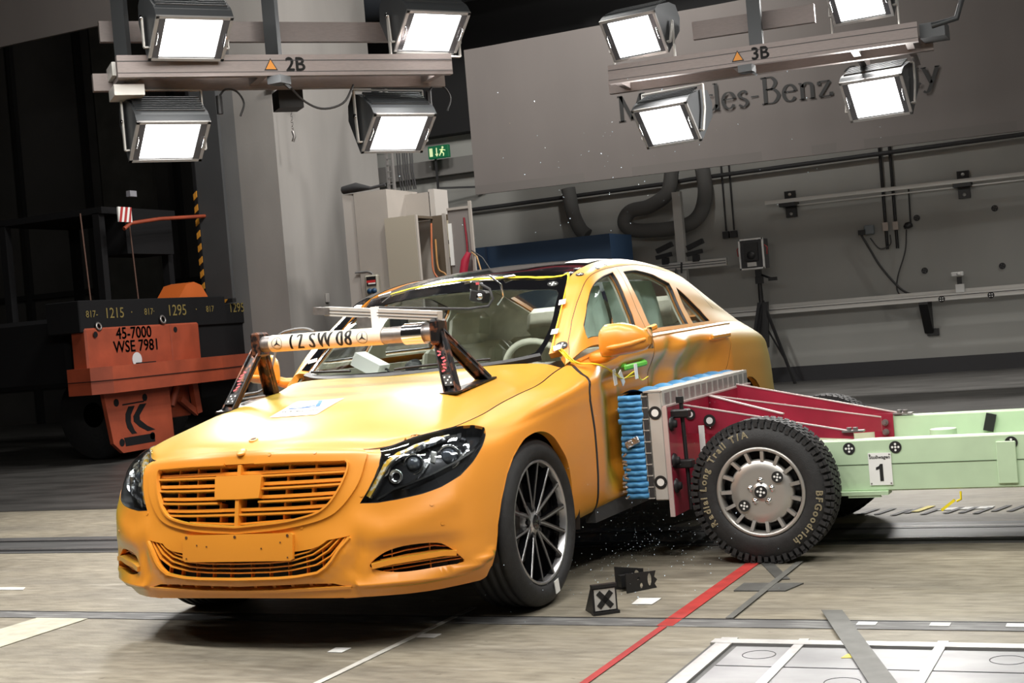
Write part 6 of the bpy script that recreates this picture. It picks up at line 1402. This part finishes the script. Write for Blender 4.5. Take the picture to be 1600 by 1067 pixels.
b=MB(); b.box((-4.98,9.9,2.58),(.42,.5,.03)); b.box((-4.60,10.12,1.3),(.40,.04,2.6)); b.build('cabinet_shell',mat('cab_inside',(.10,.075,.05),.7),k2)
b=MB(); b.box((-4.77,9.66,1.30),(.03,.05,2.6)); b.box((-4.42,9.72,1.29),(.03,.05,2.58)); b.build('door_jamb',BEI,k2)
b=MB(); b.box((-4.50,10.06,2.40),(.10,.05,.24)); b.box((-4.50,10.06,2.15),(.10,.05,.16)); b.build('fuse_blocks',mat('fuse_cream',(.5,.45,.33),.6),k2)
b=MB(); b.box((-4.21,9.72,1.36),(.30,.03,2.5)); b.build('open_door',mat('door_inside',(.22,.20,.19),.6),k2); b=MB(); b.box((-4.055,9.70,1.40),(.03,.04,2.58)); b.box((-4.21,9.70,2.62),(.3,.03,.03)); b.build('door_edge',BEI,k2); b=MB(); b.box((-4.34,9.695,2.2),(.05,.01,.5)); b.build('terminal_strip',WHITE,k2)
for i,(pts,col,r,lb) in enumerate((([(-4.72,9.95,2.5),(-4.72,9.9,2.1),(-4.70,9.88,1.9),(-4.6,9.88,1.75),(-4.52,9.9,1.5)],(.45,.13,.05),.012,'orange'),([(-4.68,9.95,2.3),(-4.65,9.9,1.95),(-4.55,9.9,1.85),(-4.47,9.9,1.6)],(.4,.2,.06),.012,'brown'),([(-4.14,9.69,2.5),(-4.12,9.67,2.2),(-4.13,9.66,1.95)],(.22,.012,.025),.012,'red'))):
    b=MB(); b.tube([Vector(q) for q in cr(np.array(pts,float),np.linspace(0,len(pts)-1,16))],r,8); b.build('cable',mat('cable_%s'%lb,col,.5),k2)
b=MB(); b.tube([(-4.08,9.62,2.08),(-4.13,9.60,1.98),(-4.18,9.60,1.78),(-4.20,9.6,1.66)],[.03,.05,.05,.045],12); b.build('red_plug',mat('plug_red',(.40,.02,.05),.45),k2); b=MB(); b.cyl((-4.20,9.6,1.66),(-4.21,9.6,1.50),.045,n=14); b.build('plug_cap',WHITE,k2)
b=MB(); b.tube([(-4.05,9.64,2.08),(-3.98,9.62,2.02),(-3.93,9.62,1.8),(-3.92,9.62,1.5)],.010,8); b.build('cable',mat('cable_tan',(.5,.3,.12),.5),k2); b=MB(); b.tube([(-4.05,9.64,2.1),(-3.9,9.6,2.0),(-3.75,9.6,1.75),(-3.66,9.6,1.55)],.008,8); b.build('cable',DARK,k2)
# cable ladder above the cabinet
b=MB()
for sx in(-.04,.04): b.box((-5.42+sx,10.3,3.625),(.02,.05,1.3))
for k_ in range(15): b.box((-5.42,10.29,3.0+k_*.08),(.07,.03,.012))
tag(b.build('cable_ladder',ALU),'perforated steel cable ladder rising above the pale cabinet','cable ladder')
random.seed(4)
for k_ in range(7): x=-5.27+k_*.035; b=MB(); b.tube([(x,10.28,4.1),(x+random.uniform(-.006,.006),10.25,3.6),(x+random.uniform(-.006,.006),10.24,3.2),(x+random.uniform(-.006,.006),10.28,2.975)],.010,6); tag(b.build('riser_cable',DARK),'one of the dark cables hanging in a bundle beside the steel cable ladder','cable','cables in the bundle beside the ladder')
# pillar chain, socket
b=MB(); 
for k_ in range(16): b.lathe([(.014,-.005),(.019,0),(.014,.005),(.010,0)],(-6.57+(.004 if k_%2 else 0),9.92,4.45-k_*.038),(1,0,0) if k_%2 else (0,1,0),10,closed=True)
b.box((-6.72,9.98,4.48),(.40,.14,.05)); b.tube([(-6.57,9.92,3.87),(-6.55,9.92,3.80),(-6.58,9.92,3.74)],.02,8)
tag(b.build('chain',STEEL),'short steel chain hanging in front of the concrete pillar','chain')
b=MB(); b.box((-6.895+.012,10.9,1.75),(.03,.07,.12),bev=.005); tag(b.build('light_switch',mat('switch_grey',(.4,.38,.36),.5)),'small grey switch low on the concrete pillar','switch')
# sliding panel with hazard edge
sp_=empty('hazard_panel',label='dark sliding panel with orange and black hazard stripes along its edge',cat='panel')
b=MB(); b.box((-7.78,9.75,3.4),(.42,.06,3.18)); b.build('panel_sheet',mat('panel_grey',(.06,.062,.065),.55,noise=.15,nscale=2),sp_)
HZ=mat('hazard_orange',(.60,.26,.03),.55)
b=MB(); b.box((-8.0,9.745,3.4),(.05,.08,3.18)); b.box((-7.79,9.745,1.80),(.45,.08,.05)); eg=b.build('hazard_edge',BLACK,sp_)
for k_ in range(20): 
    z=1.95+k_*.17
    if z<3.3: b=MB(); b.prism([(-8.027,z),(-7.973,z+.04),(-7.973,z+.12),(-8.027,z+.08)],lambda x,z,c:Vector((x,c,z)),9.69,9.701); b.build('hazard_stripe',HZ,sp_)
for x in(-7.95,-7.76): b=MB(); b.prism([(x,1.778),(x+.09,1.778),(x+.13,1.822),(x+.04,1.822)],lambda x,z,c:Vector((x,c,z)),9.69,9.701); b.build('hazard_stripe',HZ,sp_)
# ---- forklift, standing in the dark on the left
ORG=mat('orange_machine_paint',(.36,.065,.026),.55,noise=.3,nscale=3); BLK=mat('black_machine',(.007,.007,.008),.85,spec=.2)
fk=empty('forklift',(-7.6,7.9,0),label='big orange and black forklift truck marked 45-7000 parked in the dark on the left',cat='forklift')
def fb(mb,x0,x1,y0,y1,z0,z1,bev=.01): mb.box(((x0+x1)/2,(y0+y1)/2,(z0+z1)/2),(x1-x0,y1-y0,z1-z0),bev=bev)
b=MB(); fb(b,-.22,0,-.95,1.11,1.08,1.545,.02); fb(b,-.20,.012,.53,.72,1.08,1.535); b.build('counterweight',ORG,fk)
b=MB(); b.prism([(-.55,1.16),(.20,1.16),(.24,.82),(-.5,.80)],lambda y,z,c:Vector((y,c,z)),-1.2,1.2) if False else None
b.prism([(-1.02,-.25),(-1.02,.08),(-.86,.26),(1.18,.26),(2.35,.05),(2.35,-.6)],lambda y,x,z:Vector((x,y,z)),.80,1.10); b.build('bumper_step',ORG,fk)
b=MB(); b.prism([(-1.03,-.25),(-1.03,.09),(-.865,.272),(1.185,.272),(2.36,.06),(2.36,-.6)],lambda y,x,z:Vector((x,y,z)),.945,.952); b.build('step_groove',BLK,fk)
b=MB(); b.prism([(-.80,.80),(.36,.80),(.38,.10),(-.55,.10),(-.70,.22)],lambda y,z,x:Vector((x,y,z)),.0,.05); tw=b.build('tow_plate',ORG,fk)
b=MB()
for y,z in((-.60,.68),(-.10,.70),(-.56,.22),(-.02,.24)): b.disc((.05,y,z),(1,0,0),.045,16,.002)
b.prism([(-.52,.27),(.02,.27),(.02,.17),(-.50,.17)],lambda y,z,x:Vector((x,y,z)),.05,.052); b.prism([(-.50,.655),(-.12,.665),(-.12,.648),(-.50,.638)],lambda y,z,x:Vector((x,y,z)),.05,.052)
nb_=lambda pts:b.prism(pts,lambda y,z,x:Vector((x,y,z)),.05,.053)
nb_([(-.40,.62),(-.29,.62),(-.37,.52),(-.38,.44),(-.33,.34),(-.29,.30),(-.38,.30),(-.45,.38),(-.47,.46),(-.46,.54)])
nb_([(-.20,.63),(-.08,.63),(-.22,.50),(-.22,.45),(-.10,.37),(.04,.31),(-.10,.305),(-.24,.37),(-.33,.44),(-.33,.50)])
b.build('punched_logo',BLK,tw)
b=MB(); b.tube([(-.05,.62,.78),(-.05,.50,.55)],.045,6); b.bar((-.05,.95,.80),(-.05,1.0,.42),.07,.10); b.bar((-.05,.98,.42),(-.05,.68,.62),.05,.07); fb(b,-.5,-.15,.38,1.0,.40,.80); b.build('hitch_arm',ORG,fk)
b=MB(); add_text(b,'45-7000',.19,(.003,-.13,1.46),(0,1,0),(0,0,1),.001,bold=.003); add_text(b,'WSE 7981',.19,(.003,-.10,1.305),(0,1,0),(0,0,1),.001,bold=.003); b.build('fleet_number',INK,fk)
for y in(-.80,.62): b=MB(); b.disc((.013,y,1.47),(1,0,0),.035,18,.002); b.build('bolt_hole',BLK,fk)
b=MB(); b.disc((.004,-.12,1.15),(1,0,0),.085,26,.003); b.build('round_sticker',mat('sticker_white',(.55,.56,.58),.5),fk)
b=MB(); b.box((.03,.0,1.10),(.06,.30,.025)); b.build('hook_bracket',BLK,fk)
b=MB(); fb(b,-.5,-.02,-1.0,1.72,1.50,1.86,.01); fb(b,-.5,-.02,1.72,2.25,1.50,1.76,.01); fb(b,-.6,-.05,1.12,2.3,.6,1.76); fb(b,-2.2,-.5,-.7,1.7,.9,1.7,.05); b.build('engine_cover',BLK,fk)
b=MB(); STN=mat('stencil_yellow',(.19,.145,.04),.6)
for t,y,s in(('817-',-.80,.11),('1215',-.42,.17),('·',-.12,.15),('817·',.20,.11),('1295',.72,.19),('·',1.1,.15),('817',1.38,.11),('1295',1.95,.17)): add_text(b,t,s,(-.014,y,1.70),(0,1,0),(0,0,1),.001)
b.build('stencilled_numbers',STN,fk)
b=MB(); b.lathe([(.04,-.01),(.06,0),(.04,.01),(.03,0)],(.0,.42,1.60),(.9,0,.2),16,closed=True); b.lathe([(.035,-.01),(.055,0),(.035,.01),(.025,0)],(0,-.72,1.56),(.9,0,.2),16,closed=True); b.build('shackles',STEEL,fk)
for z_,nm in((0,''),):
    for y,xx in((1.3,-1.0),):
        b=MB(); b.lathe([(.2,-.15),(.45,-.18),(.5,-.1),(.5,.1),(.45,.18),(.2,.15)],(xx+.25 if y<0 else xx,y,.5),(0,1,0),32); b.build('tyre',RUBBER,fk)
b=MB(); b.lathe([(.15,-.35),(.5,-.36),(.54,-.3),(.54,.3),(.5,.36),(.15,.35)],(-.62,.12,.54),(0,1,0),36); b.build('tyre',RUBBER,fk)
b=MB()
for y in(.25,1.5): 
    for x in(-.7,-2.2): b.box((x,y,2.3),(.10,.10,1.3))
b.box((-1.45,.9,2.98),(1.7,1.4,.08)); b.box((-.8,1.0,2.7),(.5,.9,.5)); b.build('cab_frame',BLK,fk)
b=MB(); b.tube([(-.3,.22,2.72),(-.3,.35,2.79),(-.3,.9,2.86),(-.3,1.9,2.93)],.024,8); b.build('orange_guard_bar',ORG,fk)
b=MB(); b.prism([(.12,2.80),(.36,2.80),(.36,2.98),(.12,2.98)],lambda y,z,x:Vector((x,y,z)),-.30,-.28); wp=b.build('warning_board',WHITE,fk); b=MB()
for k_ in range(3): y=.12+k_*.085; b.prism([(y,2.80),(y+.04,2.80),(y+.09,2.98),(y+.05,2.98)],lambda y,z,x:Vector((x,min(y,.36),z)),-.279,-.275)
b.build('red_stripes',mat('stripe_red',(.4,.03,.03),.6),wp)
b=MB(); b.box((-.25,.35,3.14),(.06,.12,.07)); b.build('work_lamp',mat('lamp_face',(.25,.25,.28),.3),fk)
b=MB(); b.prism([(.95,1.86),(1.55,1.86),(1.42,2.02),(1.28,2.06),(1.12,2.03)],lambda y,z,x:Vector((x,y,z)),-.5,-.15); b.build('orange_cowl',ORANGE_P,fk)
for y in(-.3,.55): b=MB(); b.cyl((-.45,y,1.86),(-.45,y-.05,2.9),.010,n=6); b.build('lever_rod',mat('rod_rust',(.10,.05,.035),.6),fk)
# ducts in the dark ceiling zone behind the lamps
b=MB(); b.cyl((-9,13.2,6.3),(8.8,13.6,6.7),.45,n=24); tag(b.build('ceiling_duct',mat('duct_dark',(.03,.034,.042),.5)),'long dark ventilation duct under the ceiling above the banner','duct')
b=MB(); b.box((-4.8,12.6,6.05),(2.0,.4,.25)); tag(b.build('crane_beam',mat('crane_red',(.25,.01,.02),.5)),'dark red crane beam at the top edge above the banner','beam')
